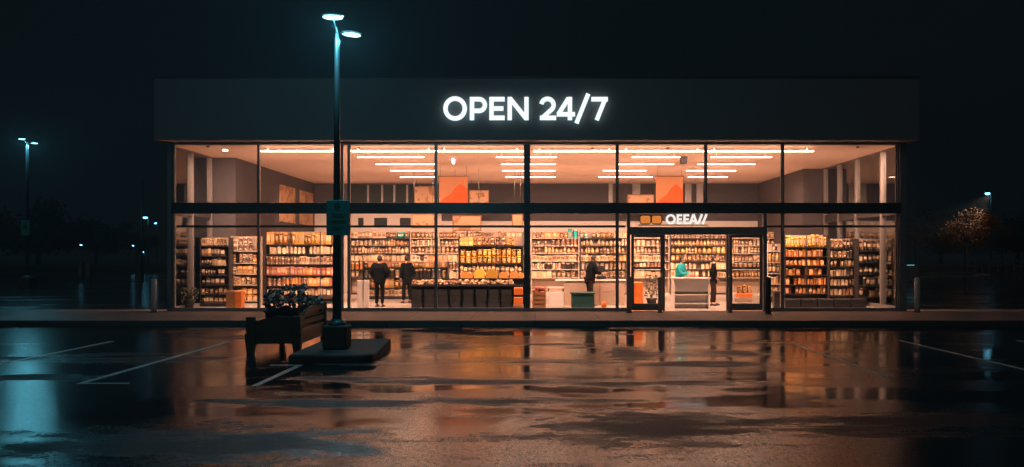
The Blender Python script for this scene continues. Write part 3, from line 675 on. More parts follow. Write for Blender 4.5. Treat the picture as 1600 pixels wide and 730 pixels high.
for i in range(290):
    o = bpy.data.objects.new('potato' if i % 3 else 'onion', pot if i % 3 else pot2); COL.objects.link(o)
    s = random.uniform(.045, .065); yy = random.uniform(.05, .42)
    lay = random.choice((0, 0, 1)); 
    o.location = (random.uniform(x0+.07, x1-.45), Y+yy, ztop+.045+lay*.06+yy*.12); o.scale = (s*1.25, s, s*.85); o.rotation_euler = (random.random()*3, random.random()*3, random.random()*3)
    n_ = 'potato' if i % 3 else 'onion'
    tag(o, 'small %s %s in the heap on the long produce stand' % ('brown' if i % 3 else 'beige', n_), n_, '%s heap on the produce stand' % n_)
# loaves / pumpkins on the raised shelf
zz = ztop+.251
for i, (a, b_, c, h, w_) in enumerate(((720,738,'orange',.2,'squat orange loaf, leftmost on the raised produce shelf'), (741,757,'yellow',.29,'tall yellow loaf between the squat orange one and its twin'), (759,777,'yellow',.30,'tallest yellow loaf, third along the raised produce shelf'), (780,794,'orange',.2,'small orange loaf right of the tall yellow pair'), (797,810,'orange',.2,'small orange loaf, second from the right on the raised shelf'), (811,819,'amber',.18,'narrow amber loaf at the right end of the raised shelf'))):
    xa, xb = X(a, Y+.5), X(b_, Y+.5)
    if ('loaf', c) not in PM: PM['loaf', c] = proto('loaf', c)
    o = bpy.data.objects.new('bread_loaf', PM['loaf', c]); COL.objects.link(o); o.location = ((xa+xb)/2, Y+.6, zz); o.scale = (xb-xa, .45, h); tag(o, w_, 'bread', 'loaves on the raised produce shelf')
# orange punnets at right of the stand
for i, py in enumerate((447, 462)):
    MB().box(X(803,27.6), X(817,27.6), 27.55, 27.85, Z(py, 27.6)-.3, Z(py,27.6)-.05, 'orange', .02).build('punnet', None, '%s orange plastic punnet at the right end of the produce stand' % ('upper','lower')[i], 'punnet', 'orange punnets by the centre column')
MB().box(X(802,27.6), X(818,27.6), 27.54, 27.86, FZ, Z(462,27.6)-.302, 'shelfwood', .01).build('wooden_plinth', None, 'small wooden plinth under the orange punnets by the centre column', 'plinth')
# black base crates in front of the orange rack
Y = 28.0
for i in range(5):
    xa = X(1227, Y)+i*.56
    mb = MB(); mb.box(xa, xa+.5, Y, Y+.4, FZ+.001, FZ+.3, 'shelfdark', .012)
    for k in range(3): mb.box(xa+.04, xa+.46, Y-.012, Y-.001, FZ+.05+k*.085, FZ+.09+k*.085, 'black')
    mb.build('crate', None, 'low black crate, %s in the row under the orange rack' % ['leftmost','second from left','middle','second from right','rightmost'][i], 'crate', 'black crates under the orange rack')
# wooden tall boards left of the shoppers
Y = 27.6
for a, b_, w_ in ((558, 566, 'left one of two slim pale upright panels beside the standing shoppers'), (568, 576, 'right one of two slim pale upright panels beside the standing shoppers')):
    MB().box(X(a,Y), X(b_,Y), Y, Y+.12, FZ, Z(438,Y), 'white', .01).build('upright_board', None, w_, 'panel', 'upright display panels')
Y = 27.3
t = thing('waste_bin', 'brown bin with an orange side near the left corner window', 'bin', (X(365,Y), Y, FZ))
MB().box(X(353,Y), X(367,Y), Y, Y+.35, FZ, Z(455,Y), 'shelfwood', .01).build('body', t)
MB().box(X(367.1,Y), X(377,Y), Y+.0, Y+.33, FZ, Z(455,Y), 'orange', .01).build('side_panel', t)
# ------------------------------------------------------------------ checkout area
Y = 29.4
zc = Z(437, Y)
t = thing('checkout_counter', 'long checkout counter with a pale top and brown front behind the green bin', 'counter', (X(915,Y), Y+.35, FZ))
MB().box(X(868,Y), X(978,Y), Y-.05, Y+.75, zc-.05, zc, 'white', .008).build('countertop', t)
MB().box(X(882,Y), X(976,Y), Y, Y+.7, FZ, zc-.051, 'tan').build('front', t)
MB().box(X(936,Y), X(938,Y), Y-.012, Y-.001, FZ+.05, zc-.06, 'shelfwood').build('trim', t)
Y2 = 28.3
t = thing('side_table', 'low cream side cabinet left of the checkout counter', 'cabinet', (X(868,Y2), Y2+.2, FZ))
MB().box(X(856,Y2), X(881,Y2), Y2, Y2+.4, FZ, Z(456,Y2), 'white', .01).build('body', t)
MB().box(X(856,Y2), X(881,Y2), Y2-.02, Y2+.4, Z(449,Y2)-.03, Z(449,Y2), 'white').build('top', t)
for px in (857, 880): MB().box(X(px,Y2)-.02, X(px,Y2)+.02, Y2+.01, Y2+.38, Z(456,Y2)+.001, Z(449,Y2)-.031, 'black').build('upright', t)
Y2 = 27.7
t = thing('plastic_bin', 'dark green lidded plastic bin in front of the checkout', 'bin', (X(911,Y2), Y2+.25, FZ))
MB().box(X(893,Y2), X(929,Y2), Y2, Y2+.45, FZ, Z(460,Y2), 'bin_green', .03).build('body', t)
MB().box(X(892,Y2)-.01, X(930,Y2)+.01, Y2-.02, Y2+.47, Z(460,Y2)+.001, Z(456.5,Y2), 'bin_green', .02).build('lid', t)
t = thing('cash_register', 'black cash register with a raised screen on the checkout counter', 'cash register', (X(942,Y), Y+.2, zc))
MB().box(X(933,Y), X(948,Y), Y+.1, Y+.45, zc, zc+.12, 'black', .02).build('body', t)
MB().tube((X(942,Y), Y+.35, zc+.12), (X(942,Y), Y+.35, zc+.3), .02, .02, 'black').build('stand', t)
MB().box(X(935,Y), X(946,Y), Y+.3, Y+.34, zc+.26, zc+.48, 'black', .01).build('screen', t)
MB().ell((X(944,27.3), 27.4, FZ+.13), (.1,.1,.13), 'orange').build('ornament', None, 'small round orange ornament on the floor by the checkout', 'ornament')
# fruit basket
Y2 = 27.7
t = thing('display_basket', 'brown wooden display basket of red fruit right of the centre column', 'basket', (X(842,Y2), Y2+.2, FZ))
mb = MB()
for k in range(4): mb.box(X(832,Y2), X(853,Y2), Y2, Y2+.03, FZ+.02+k*.14, FZ+.12+k*.14, 'shelfwood')
for px in (833, 852): mb.box(X(px,Y2)-.02, X(px,Y2)+.02, Y2-.02, Y2+.4, FZ, FZ+.6, 'shelfwood')
mb.box(X(832,Y2), X(853,Y2), Y2+.37, Y2+.4, FZ, FZ+.6, 'shelfwood').box(X(832,Y2)+.02, X(853,Y2)-.02, Y2+.031, Y2+.369, FZ+.4, FZ+.46, 'shelfwood')
mb.build('basket_frame', t)
mb = MB(); mb.add(LV, LF, GM['red'], True); ap = mb.mesh('apple')
for i in range(34):
    o = bpy.data.objects.new('apple', ap); COL.objects.link(o); s = .055
    o.location = (random.uniform(X(833.5,Y2), X(851.5,Y2)), Y2+random.uniform(.05,.35), FZ+.52+random.choice((0,.08,.14))); o.scale = (s,s,s); tag(o, 'red apple in the heap on the brown basket by the centre column', 'apple', 'apples in the display basket')
# teal packs on top of the back wall rack
for a, b_, h in ((887,894,.42), (895.5,902.5,.42), (905,911,.25), (913,919,.25)):
    good('box', 'teal', X((a+b_)/2,37.7), 37.75, Z(372,37.6)+.001, X(b_,37.7)-X(a,37.7), .2, h, 'standing above the top row behind the checkout', 'teal packs above the checkout')
good('bag', 'teal', X(626,37.7), 37.78, Z(372,37.6)+.001, .42, .3, .26, 'lying high on the back rack over the second shopper', 'teal packet')
# things behind doors
Y2 = 27.9
MB().box(X(990,Y2), X(1005,Y2), Y2, Y2+.4, FZ, Z(441,Y2), 'orange', .02).build('storage_tote', None, 'tall orange storage tote behind the left door leaf', 'tote')
Y2 = 27.6
t = thing('island_counter', 'white island counter with open drawers inside the doorway', 'counter', (X(1081,Y2), Y2+.3, FZ))
xa, xb = X(1053,Y2), X(1109,Y2); zt2 = Z(434,Y2)
MB().box(xa-.03, xb+.03, Y2-.03, Y2+.6, zt2-.05, zt2, 'white', .01).build('countertop', t)
for q in (xa, xb-.04): MB().box(q, q+.04, Y2, Y2+.58, FZ, zt2-.051, 'white').build('side_panel', t)
MB().box(xa+.041, xb-.041, Y2+.3, Y2+.34, FZ, zt2-.051, 'white').build('back_panel', t)
for py in (460, 474): MB().box(xa+.041, xb-.041, Y2+.01, Y2+.299, Z(py,Y2)-.03, Z(py,Y2), 'white').build('shelf', t)
MB().box(xa+.041, xb-.041, Y2+.06, Y2+.1, Z(456,Y2), zt2-.06, 'white').build('drawer_front', t)
Y2 = 27.9
mb = MB()
for k in range(3): mb.box(X(1153,Y2), X(1176,Y2), Y2, Y2+.4, FZ+.02+k*.17, FZ+.14+k*.17, ('shelfwood','tan','orange')[k], .01)
mb.build('stacked_trays', None, 'stack of brown and orange trays behind the right door leaf', 'trays')
for i, (a, h) in enumerate(((1154,.16),(1162,.2),(1170,.15))):
    good('bag', 'amber', X(a+3,Y2), Y2+.2, FZ+.485, .17, .2, h+.1, 'on the stacked trays behind the right door leaf', 'packets on the stacked trays')
Y2 = 27.6
t = thing('small_bin', 'small black bin standing right of the doors', 'bin', (X(1215,Y2), Y2, FZ))
MB().box(X(1210,Y2), X(1219,Y2), Y2, Y2+.25, FZ, Z(459,Y2), 'black', .02).build('body', t)
MB().box(X(1209.5,Y2), X(1219.5,Y2), Y2-.01, Y2+.26, Z(459,Y2)+.001, Z(455,Y2), 'shelfdark', .01).build('lid', t)
# plants: leafy tufts
def plant(name, label, x, y, z, hh, w, n, leafm, petal=None, pot=True, cat='plant', small=False):
    t = thing(name, label, cat, (x, y, z))
    pk = .45 if small else 1
    if pot: MB().lathe(x, y, [(.12*pk,0),(.17*pk,.28*pk),(.19*pk,.281*pk),(.19*pk,.32*pk),(.14*pk,.321*pk)], 'shelfdark', 12, z).build('pot', t)
    zb = z+(.3*pk if pot else 0)
    mb = MB()
    for i in range(6):
        a = random.random()*6.3; mb.tube((x,y,zb), (x+math.cos(a)*w*.4, y+math.sin(a)*w*.3, zb+hh*.7), .012, .006, 'bark', 5)
    mb.build('stem', t)
    for nm, mt, cnt, lo in (('foliage', leafm, n, .1),)+((('blossom', petal, n*2//3, .5),) if petal else ()):
        mb = MB()
        for i in range(cnt):
            a = random.random()*6.3; r_ = random.random()**.5*w*.5; zz = zb+hh*(lo+(1-lo)*random.random()); c = Vector((x+math.cos(a)*r_, y+math.sin(a)*r_*.8, zz))
            u = Vector((random.uniform(-1,1),random.uniform(-1,1),random.uniform(-1,1))).normalized(); v = u.orthogonal().normalized(); s = .038 if nm == 'blossom' else .045
            mb.add([c-u*s, c+v*s*.6, c+u*s, c-v*s*.6], [(0,1,2,3)], mt)
        mb.build(nm, t)
plant('potted_plant', 'dark bushy potted plant behind the left door leaf', X(1018,28.2), 28.2, FZ, .8, .55, 160, 'leafgreen')
plant('potted_plant', 'low teal-green shrub inside the left corner window', X(296,27.4), 27.4, FZ, .4, .6, 200, 'leafgreen')
for i, (px, yb, l) in enumerate(((428, 17.6, 'dark leafy potted plant with few flowers, left one on the wooden bench'), (462, 17.2, 'tall potted plant with a head of pale flowers, middle one on the wooden bench'), (490, 17.7, 'low bushy plant with pale pink flowers, right one on the wooden bench'))):
    plant('flower_pot', l, X(px,yb), yb, .501, (.55,.68,.42)[i], (.42,.50,.36)[i], (190,170,120)[i], 'leafgreen', 'petal', small=True)
# ------------------------------------------------------------------ people
def skin_mesh(name, verts, edges, radii, m, root=0, sub=1, extra=None):
    me = bpy.data.meshes.new(name); me.from_pydata(verts, edges, [])
    ob = bpy.data.objects.new(name, me); COL.objects.link(ob)
    md = ob.modifiers.new('s', 'SKIN'); md.use_smooth_shade = True
    for i, r_ in enumerate(radii): me.skin_vertices[0].data[i].radius = (r_, r_) if not isinstance(r_, tuple) else r_
    for i in range(len(verts)): me.skin_vertices[0].data[i].use_root = (i == root)
    s2 = ob.modifiers.new('d', 'SUBSURF'); s2.levels = sub; s2.render_levels = sub
    dg = bpy.context.evaluated_depsgraph_get(); ev = ob.evaluated_get(dg); nm = bpy.data.meshes.new_from_object(ev)
    bpy.data.objects.remove(ob); vs = [v.co[:] for v in nm.vertices]; fs = [tuple(p.vertices) for p in nm.polygons]
    mb = MB(); mb.add(vs, fs, m, True)
    if extra: extra(mb)
    bpy.data.meshes.remove(nm); return mb
def person(label, x, y, rz, Ht, top, legs, lean=0, arms='down', hairm='hair', hood=False, coat=.0, bulk=1.0):
    s = Ht/1.75
    t = thing('person', label, 'person', (x, y, FZ), rz)
    la = R(lean)
    def up(v):   # lean the upper body forward (towards -y) about the hips
        X_, Y_, Z_ = v; dz = Z_-.95
        if dz <= 0: return (X_*s, Y_*s, Z_*s)
        return (X_*s, (Y_*math.cos(la)-dz*math.sin(la))*s, (.95+dz*math.cos(la)+Y_*math.sin(la)*-1*0)*s)
    J = {'pel': (0,0,.95), 'wst': (0,0,1.1), 'chs': (0,0,1.32), 'nk': (0,0,1.48), 'hd': (0,-.01,1.56)}
    for sd, k in ((-1,'l'), (1,'r')):
        J['sh'+k] = (sd*.18, 0, 1.42)
        if arms == 'down': J['el'+k] = (sd*.25, .03, 1.14); J['wr'+k] = (sd*.23, -.06, .92)
        elif arms == 'pocket': J['el'+k] = (sd*.30, .06, 1.16); J['wr'+k] = (sd*.19, -.1, .97)
        else: J['el'+k] = (sd*.24, -.08, 1.16); J['wr'+k] = (sd*.16, -.34, 1.13)
        st = .03 if sd < 0 else -.06
        J['hp'+k] = (sd*.09, 0, .9); J['kn'+k] = (sd*.11, -.02+st*.5, .5); J['an'+k] = (sd*.12, .02+st, .09); J['to'+k] = (sd*.14, -.13+st, .04)
    P = {k: up(v) for k, v in J.items()}
    def build(names, edges, rad, m, root, extra=None):
        idx = {n: i for i, n in enumerate(names)}
        vs = [P[n] for n in names]
        return skin_mesh('m', vs, [(idx[a], idx[b_]) for a, b_ in edges], [r_*s for r_ in rad], m, idx[root], 1, extra)
    # body with hands and head
    names = ['pel','wst','chs','nk','hd']; rad = [.12,.11,.12,.055,.06]; ed = [('pel','wst'),('wst','chs'),('chs','nk'),('nk','hd')]
    for k in 'lr':
        names += ['sh'+k,'el'+k,'wr'+k,'hp'+k,'kn'+k,'an'+k,'to'+k]; rad += [.055,.042,.03,.09,.06,.045,.04]
        ed += [('chs','sh'+k),('sh'+k,'el'+k),('el'+k,'wr'+k),('pel','hp'+k),('hp'+k,'kn'+k),('kn'+k,'an'+k),('an'+k,'to'+k)]
        w = Vector(P['wr'+k]); d = (w-Vector(P['el'+k])).normalized(); sd = Vector((1,0,0)); P['pa'+k] = tuple(w+d*.07*s); names.append('pa'+k); rad.append(.03); ed.append(('wr'+k,'pa'+k))
        for f in range(4):
            q = 'f%d%s' % (f, k); P[q+'a'] = tuple(w+d*.1*s+sd*(f-1.5)*.021*s); ln = (.06,.072,.066,.05)[f]*s
            P[q+'b'] = tuple(Vector(P[q+'a'])+d*ln*.6+Vector((0,-.01,0))*s); P[q+'c'] = tuple(Vector(P[q+'b'])+(d+Vector((0,-.6,0))).normalized()*ln*.5)
            names += [q+'a', q+'b', q+'c']; rad += [.010,.009,.008]; ed += [('pa'+k,q+'a'),(q+'a',q+'b'),(q+'b',q+'c')]
        si = -1 if k == 'r' else 1
        P['th'+k] = tuple(w+d*.05*s+Vector((si*.045,-.02,0))*s); P['ti'+k] = tuple(Vector(P['th'+k])+d*.035*s+Vector((si*.01,-.012,0))*s)
        names += ['th'+k,'ti'+k]; rad += [.011,.009]; ed += [('wr'+k,'th'+k),('th'+k,'ti'+k)]
    hd = Vector(P['hd'])+Vector((0, -.015-.04*math.sin(la), .075))*s
    def face(mb):
        mb.ell(hd, (.077*s,.095*s,.118*s), 'skin', 16, 12)
        mb.ell(hd+Vector((0,-.098,-.012))*s, (.014*s,.02*s,.026*s), 'skin', 8, 6)
        for q in (-1,1):
            mb.ell(hd+Vector((q*.078,.0,-.01))*s, (.012*s,.022*s,.033*s), 'skin', 8, 6)
            mb.ell(hd+Vector((q*.03,-.085,.014))*s, (.013*s,.01*s,.008*s), 'black', 8, 6)
        mb.ell(hd+Vector((0,-.087,-.055))*s, (.024*s,.012*s,.007*s), 'cloth_brown', 8, 6)
    body = build(names, ed, rad, 'skin', 'pel', face).build('body', None, local=True)
    body.parent = t
    # jacket
    P['hem'] = up((0,0,.88-coat)); g = bulk
    nj = ['wst','hem','chs','nk']; rj = [.165*g,.175*g,.17*g,.075]; ej = [('wst','hem'),('wst','chs'),('chs','nk')]
    for k in 'lr': nj += ['sh'+k,'el'+k,'wr'+k]; rj += [.085*g,.07*g,.05]; ej += [('chs','sh'+k),('sh'+k,'el'+k),('el'+k,'wr'+k)]
    o = build(nj, ej, rj, top, 'wst').build('jacket', None, local=True); o.parent = t
    nl = ['pel']; rl = [.14]; el = []
    for k in 'lr': nl += ['hp'+k,'kn'+k,'an'+k]; rl += [.105,.08,.062]; el += [('pel','hp'+k),('hp'+k,'kn'+k),('kn'+k,'an'+k)]
    o = build(nl, el, rl, legs, 'pel').build('trousers', None, local=True); o.parent = t
    for k in 'lr':
        a = Vector(P['an'+k]); o = MB().ell(a+Vector((0,-.07,-.045))*s, (.052*s,.14*s,.045*s), 'black').box(a.x-.05*s, a.x+.05*s, a.y-.2*s, a.y+.07*s, .001, .025, 'black', .01).build('shoe', None, local=True); o.parent = t
    mb = MB(); mb.ell(hd+Vector((0,.018,.022))*s, (.088*s,.098*s,.115*s), hairm, 14, 10)
    if hood: mb.ell(hd+Vector((0,.05,-.09))*s, (.10*s,.07*s,.12*s), hairm, 12, 8)
    o = mb.build('hair', None, local=True); o.parent = t
person('person in a bulky dark jacket and dark trousers, standing in the left window bay', X(593,28.6), 28.6, R(170), 1.76, 'cloth_dark', 'cloth_dark', 0, 'pocket', coat=.10, bulk=1.4)
person('slimmer person in a long dark coat, standing farther back by the low rack', X(636,30.8), 30.8, R(215), 1.76, 'cloth_dark', 'cloth_dark', 2, 'down', coat=.25, bulk=1.0)
person('dark-haired person in dark clothes leaning forward at the checkout counter', X(921,29.0), 28.95, R(115), 1.78, 'cloth_dark', 'cloth_brown', 14, 'fwd', hood=True, coat=.05, bulk=1.1)
person('person in a teal jacket bending over the white island counter', X(1061,28.5), 28.5, R(60), 1.76, 'cloth_teal', 'cloth_dark', 10, 'fwd', bulk=1.1)
person('slim person in black seen from the side, right of the white island counter', X(1114,29.3), 29.3, R(80), 1.76, 'cloth_dark', 'cloth_brown', 3, 'pocket', bulk=.9)

# ------------------------------------------------------------------ bollards
def bollard(px, py0, py1, Y, r, m, label):
    x = X(px, Y); z1 = Z(py0, Y)
    t = thing('bollard', label, 'bollard', (x, Y, FZ), 0, 'bollards in front of the store')
    MB().lathe(x, Y, [(r,0),(r,z1-FZ-.04),(r*.9,z1-FZ-.01),(r*.6,z1-FZ)], m, 16, FZ).build('post', t)
    MB().lathe(x, Y, [(r*1.35,0),(r*1.35,.015),(r*1.02,.03)], 'shelfdark', 16, FZ-.001).build('base_ring', t)
def Yb(py): return (H-FZ)*F/(py-CY)
bollard(240.5, 436, 0, Yb(488), .085, 'bollard', 'brownish metal bollard left of the store corner, on the dark side')
bollard(983, 432, 0, Yb(489), .075, 'doorframe', 'dark bollard with a pale cap beside the left door jamb')
bollard(1031.5, 433, 0, Yb(488.5), .07, 'doorframe', 'dark bollard in front of the left door leaf edge')
bollard(1141, 432, 0, Yb(488.5), .065, 'doorframe', 'dark bollard in front of the right door leaf edge')
bollard(1200.5, 433, 0, Yb(491), .085, 'shelfdark', 'thick black bollard right of the doors')
bollard(1433, 434, 0, Yb(488), .085, 'bollard', 'grey metal bollard right of the store corner by the dark road')

# ------------------------------------------------------------------ kerb island, lamp post, bench
def rounded_prism(P, z0, z1, m, ch=.02):
    n = len(P); c = Vector((sum(p[0] for p in P)/n, sum(p[1] for p in P)/n))
    def sh(p, d): v = Vector(p)-c; return (p[0]-v.normalized().x*d, p[1]-v.normalized().y*d)
    vs = [(p[0],p[1],z0) for p in P]+[(p[0],p[1],z1-ch) for p in P]+[(*sh(p,ch),z1) for p in P]
    fs = [(i,(i+1)%n,n+(i+1)%n,n+i) for i in range(n)]+[(n+i,n+(i+1)%n,2*n+(i+1)%n,2*n+i) for i in range(n)]+[tuple(range(2*n,3*n)), tuple(reversed(range(n)))]
    return MB().add(vs, fs, m)
P = [(-4.36,14.7)]+[(-3.2+.32*math.sin(R(a)), 15.02-.32*math.cos(R(a))) for a in range(0,91,15)]+[(-2.88,15.1),(-3.05,17.6),(-4.42,17.6)]
rounded_prism(P, -.01, .15, 'concrete', .025).build('kerb_island', None, 'low concrete kerb island under the near lamp post', 'kerb island')
def lamp_post(x, y, zb, name_label, hz, r0, r1, heads, ped, lensm, power, sign=None, hs=1.0):
    t = thing('lamp_post', name_label, 'street lamp', (x, y, zb))
    pw_, ph = ped
    MB().box(x-pw_/2, x+pw_/2, y-pw_/2, y+pw_/2, zb, zb+ph*.84, 'concrete', .03).build('pedestal', t)
    MB().lathe(x, y, [(pw_*.4,0),(pw_*.4,ph*.06),(pw_*.33,ph*.12),(r0*1.2,ph*.2)], 'polemetal', 14, zb+ph*.841).build('base_collar', t)
    MB().lathe(x, y, [(r0,0),(r1,hz-zb-ph-.25),(r1*.3,hz-zb-ph)], 'polemetal', 16, zb+ph).build('pole', t)
    for k, (hx, hy, hz_, tilt) in enumerate(heads):
        MB().tube((x, y, min(hz-.12, hz_-.08)), (hx, hy, hz_+.05*hs), .013*hs, .011*hs, 'shelfdark', 8).build('arm', t)
        rot = Matrix.Rotation(R(tilt), 3, 'Y')
        hd_ = MB(); hd_.ell((hx,hy,hz_+.045*hs), (.212*hs,.125*hs,.027*hs), 'polemetal', 20, 8, rot); ho = hd_.build('lamp_head', t)
        MB().ell((hx,hy,hz_), (.185*hs,.11*hs,.033*hs), lensm, 20, 8, rot).build('lamp_lens', ho)
        if power:
            ld = bpy.data.lights.new('lamp_light', 'POINT'); ld.energy = power; ld.color = (.16,.75,1); ld.shadow_soft_size = .06*hs
            lo = bpy.data.objects.new('lamp_light', ld); COL.objects.link(lo); lo.location = (hx-x, hy-y, hz_-.13*hs-zb); lo.parent = t
    return t
px_, py_ = X(526.5, 15.7), 15.7
lp = lamp_post(px_, py_, .15, 'tall twin-headed lamp post with cyan lights on the concrete kerb island', 6.22, .085, .045,
          [(X(520,15.2), 15.2, Z(27.5,15.2), 2), (X(549,16.3), 16.3, Z(54.5,16.3), 6)], (.45,.54), 'lens', 110)
Y = py_-.12
t = thing('parking_sign', 'dark green notice plate fixed to the near lamp post', 'sign', (X(528,Y), Y, Z(368,Y)))
mb = MB().box(X(510,Y), X(546,Y), Y-.01, Y+.01, Z(368,Y), Z(313,Y), 'signgreen', .006); mb.build('plate', t)
mb = MB().lathe(0,0,[(.055,0),(.055,.004)],'signdark',20); o = mb.build('round_emblem', None, local=True); o.rotation_euler = (R(90),0,0); o.parent = t; o.location = (X(527,Y)-X(528,Y), -.0105, Z(322,Y)-Z(368,Y))
mb = MB()
for k, (a, b_, py) in enumerate(((519,537,335),(519,538,338.5),(516,540,345),(516,540,348),(518,536,355),(518,533,358.5))): mb.box(X(a,Y), X(b_,Y), Y-.0125, Y-.0105, Z(py+.7,Y), Z(py-.5,Y), 'signdark')
mb.build('faded_text', t)
MB().box(px_-.1, px_+.1, Y+.011, Y+.05, Z(333,Y), Z(330,Y), 'polemetal').box(px_-.1, px_+.1, Y+.011, Y+.05, Z(358,Y), Z(355,Y), 'polemetal').build('bracket', t)
# far left lamp
fyy = 49.0; fx = X(42.5, fyy)
lamp_post(fx, fyy, 0, 'distant twin-headed lamp post at the far left of the car park', Z(222,fyy), .11, .08, [(X(34,fyy-.5), fyy-.5, Z(219.5,fyy), 0), (X(54,fyy+.3), fyy+.3, Z(223,fyy), 3)], (.72,.75), 'lensdim', 110, hs=1.05)
Y = fyy-.2
t = thing('parking_sign', 'faint green notice plate on the distant left lamp post', 'sign', (X(39.5,Y), Y, Z(368,Y)))
MB().box(X(33,Y), X(46,Y), Y-.02, Y, Z(368,Y), Z(344,Y), 'signgreen').build('plate', t)
MB().box(X(36,Y), X(43,Y), Y-.024, Y-.0205, Z(358,Y), Z(351,Y), 'signdark').build('emblem', t)
# slim pole farther right
Y = 62.0
t = thing('utility_pole', 'slim unlit pole with a square base left of the store', 'pole', (X(221.5,Y), Y, 0))
MB().lathe(X(221.5,Y), Y, [(.1,0),(.06,Z(281,Y)-.6)], 'polemetal', 10, .6).build('pole', t)
MB().box(X(213,Y), X(223,Y), Y-.25, Y+.25, 0, .62, 'concrete', .03).build('base', t)
# distant small lamps
def far_lamp(px, py, Y, s, label, e=None):
    x = X(px, Y); z = Z(py, Y)
    t = thing('street_lamp', label, 'street lamp', (x, Y, 0), 0, 'small street lamps far beyond the car park')
    MB().tube((x+.5*s*4, Y, 0), (x+.5*s*4, Y, z+.1), .08, .05, 'polemetal', 8).tube((x+.5*s*4, Y, z+.1), (x, Y, z+.12), .03, .03, 'polemetal', 6).build('pole', t)
    MB().ell((x, Y, z+.12), (s*2.1, s*1.2, s*.5), 'polemetal').build('lamp_head', t)
    MB().ell((x, Y, z), (s*1.5, s, s*.8), 'lensfar').build('lamp_lens', t)
far_lamp(227, 340, 110, .20, 'small blue street lamp, brightest beside the slim pole')
far_lamp(243, 349, 140, .14, 'faint blue street lamp just left of the store corner')
far_lamp(126.5, 383, 150, .13, 'lone tiny street lamp far off between the two left poles')
far_lamp(208, 384, 160, .12, 'tiny low street lamp left of the slim pole')
far_lamp(222.5, 394, 120, .13, 'tiny pale street lamp just above the base of the slim pole')
far_lamp(1543, 302.5, 96, .19, 'cyan street lamp on a thin pole above the orange tree')
ld = bpy.data.lights.new('tree_fill_spot', 'SPOT'); ld.energy = 1500; ld.spot_size = R(48); ld.spot_blend = .6; ld.color = (1, .86, .68); ld.shadow_soft_size = .15  # warm spot added to light the tree crown; the lamp itself is cyan
lo = bpy.data.objects.new('tree_fill_spot', ld); COL.objects.link(lo); lo.location = (X(1543, 96)-.3, 95.0, Z(302.5, 96)-.2); lo.rotation_euler = (Vector((X(1503, 92), 91.5, 5.2))-Vector(lo.location)).to_track_quat('-Z', 'Y').to_euler()
# bench
def mk_bench():
    ox, oy = -5.50, 16.1; W = .90; D = 2.0; rz = 0
    t = thing('wooden_bench', 'heavy dark wooden bench with an arched back beside the kerb island', 'bench', (ox+W/2, oy+D/2, 0))
    def leg(x, y, h, tw=.14):
        MB().add([(x-tw/2,y-tw/2,h*.55),(x+tw/2,y-tw/2,h*.55),(x+tw/2,y+tw/2,h*.55),(x-tw/2,y+tw/2,h*.55),(x-tw*.3,y-tw*.3,0),(x+tw*.3,y-tw*.3,0),(x+tw*.3,y+tw*.3,0),(x-tw*.3,y+tw*.3,0)],
                 [(0,1,2,3),(7,6,5,4),(0,4,5,1),(1,5,6,2),(2,6,7,3),(3,7,4,0)], 'wood').box(x-tw*.38, x+tw*.38, y-tw*.38, y+tw*.38, h*.551, h, 'wood', .012).build('leg', t)
    leg(ox, oy, .72, .2); leg(ox+W, oy, .74, .2); leg(ox, oy+D, .8, .16); leg(ox+W, oy+D, .90, .16)
    mb = MB()
    for k in range(6): mb.box(ox+.02+k*.148, ox+.14+k*.148, oy+.05, oy+D-.05, .46, .50, 'wood', .008)
    mb.build('seat', t)
    MB().box(ox-.04, ox-.001, oy+.09, oy+D-.09, .19, .47, 'wood', .008).build('apron', t)
    MB().box(ox+W+.001, ox+W+.04, oy+.09, oy+D-.09, .19, .47, 'wood', .008).build('apron', t)
    # near end: solid arm panel with sloping top
    MB().prism([(ox+.08,.20),(ox+W-.08,.20),(ox+W-.08,.72),(ox+.5,.74),(ox+.25,.68),(ox+.08,.62)], oy-.03, oy+.03, 'wood').build('end_panel', t)
    MB().prism([(ox+.08,.34),(ox+W-.08,.34),(ox+W-.08,.9),(ox+.5,.86),(ox+.08,.66)], oy+D-.03, oy+D+.03, 'wood').build('end_panel', t)
    # arched back on the right side, running along y
    mb = MB(); n = 16
    def bx(z0f, z1f, x0, x1):
        vs = []
        for i in range(n+1):
            u = i/n; y = oy+.09+(D-.18)*u
            for xx in (x0, x1):
                vs += [(xx, y, z0f(u)), (xx, y, z1f(u))]
        fs = []
        for i in range(n):
            a = 4*i; b_ = a+4; fs += [(a,b_,b_+1,a+1),(a+2,a+3,b_+3,b_+2),(a+1,b_+1,b_+3,a+3),(a,a+2,b_+2,b_)]
        fs += [(0,1,3,2),(4*n,4*n+2,4*n+3,4*n+1)]; mb.add(vs, fs, 'wood')
    arch = lambda u: .68+.14*u+.12*math.sin(PI*u)
    bx(lambda u: arch(u)-.09, arch, ox+W-.04, ox+W+.04); mb.build('arched_top_rail', t)
    for k in range(2):
        mb = MB(); bx(lambda u: .54+k*.13, lambda u: .64+k*.13, ox+W-.02, ox+W+.02); mb.build('back_slat', t)
    # folded dark tarpaulin heap on the seat
    return t
mk_bench()
bm_ = bmesh.new(); bmesh.ops.create_icosphere(bm_, subdivisions=3, radius=1)
for v in bm_.verts:
    n_ = 1+.13*math.sin(v.co.x*5+v.co.y*3)+.09*math.cos(v.co.z*7+v.co.x*4); v.co = Vector((v.co.x*.33*n_, v.co.y*.34*n_, max(-.12, v.co.z*.26*n_)))
mb = MB(); mb.add([(v.co.x-5.02, v.co.y+16.6, v.co.z+.625) for v in bm_.verts], [[q.index for q in f.verts] for f in bm_.faces], M['cloth_dark'], True); bm_.free()
mb.build('cloth_bundle', None, 'dark crumpled cloth bundle heaped on the wooden bench', 'bundle')

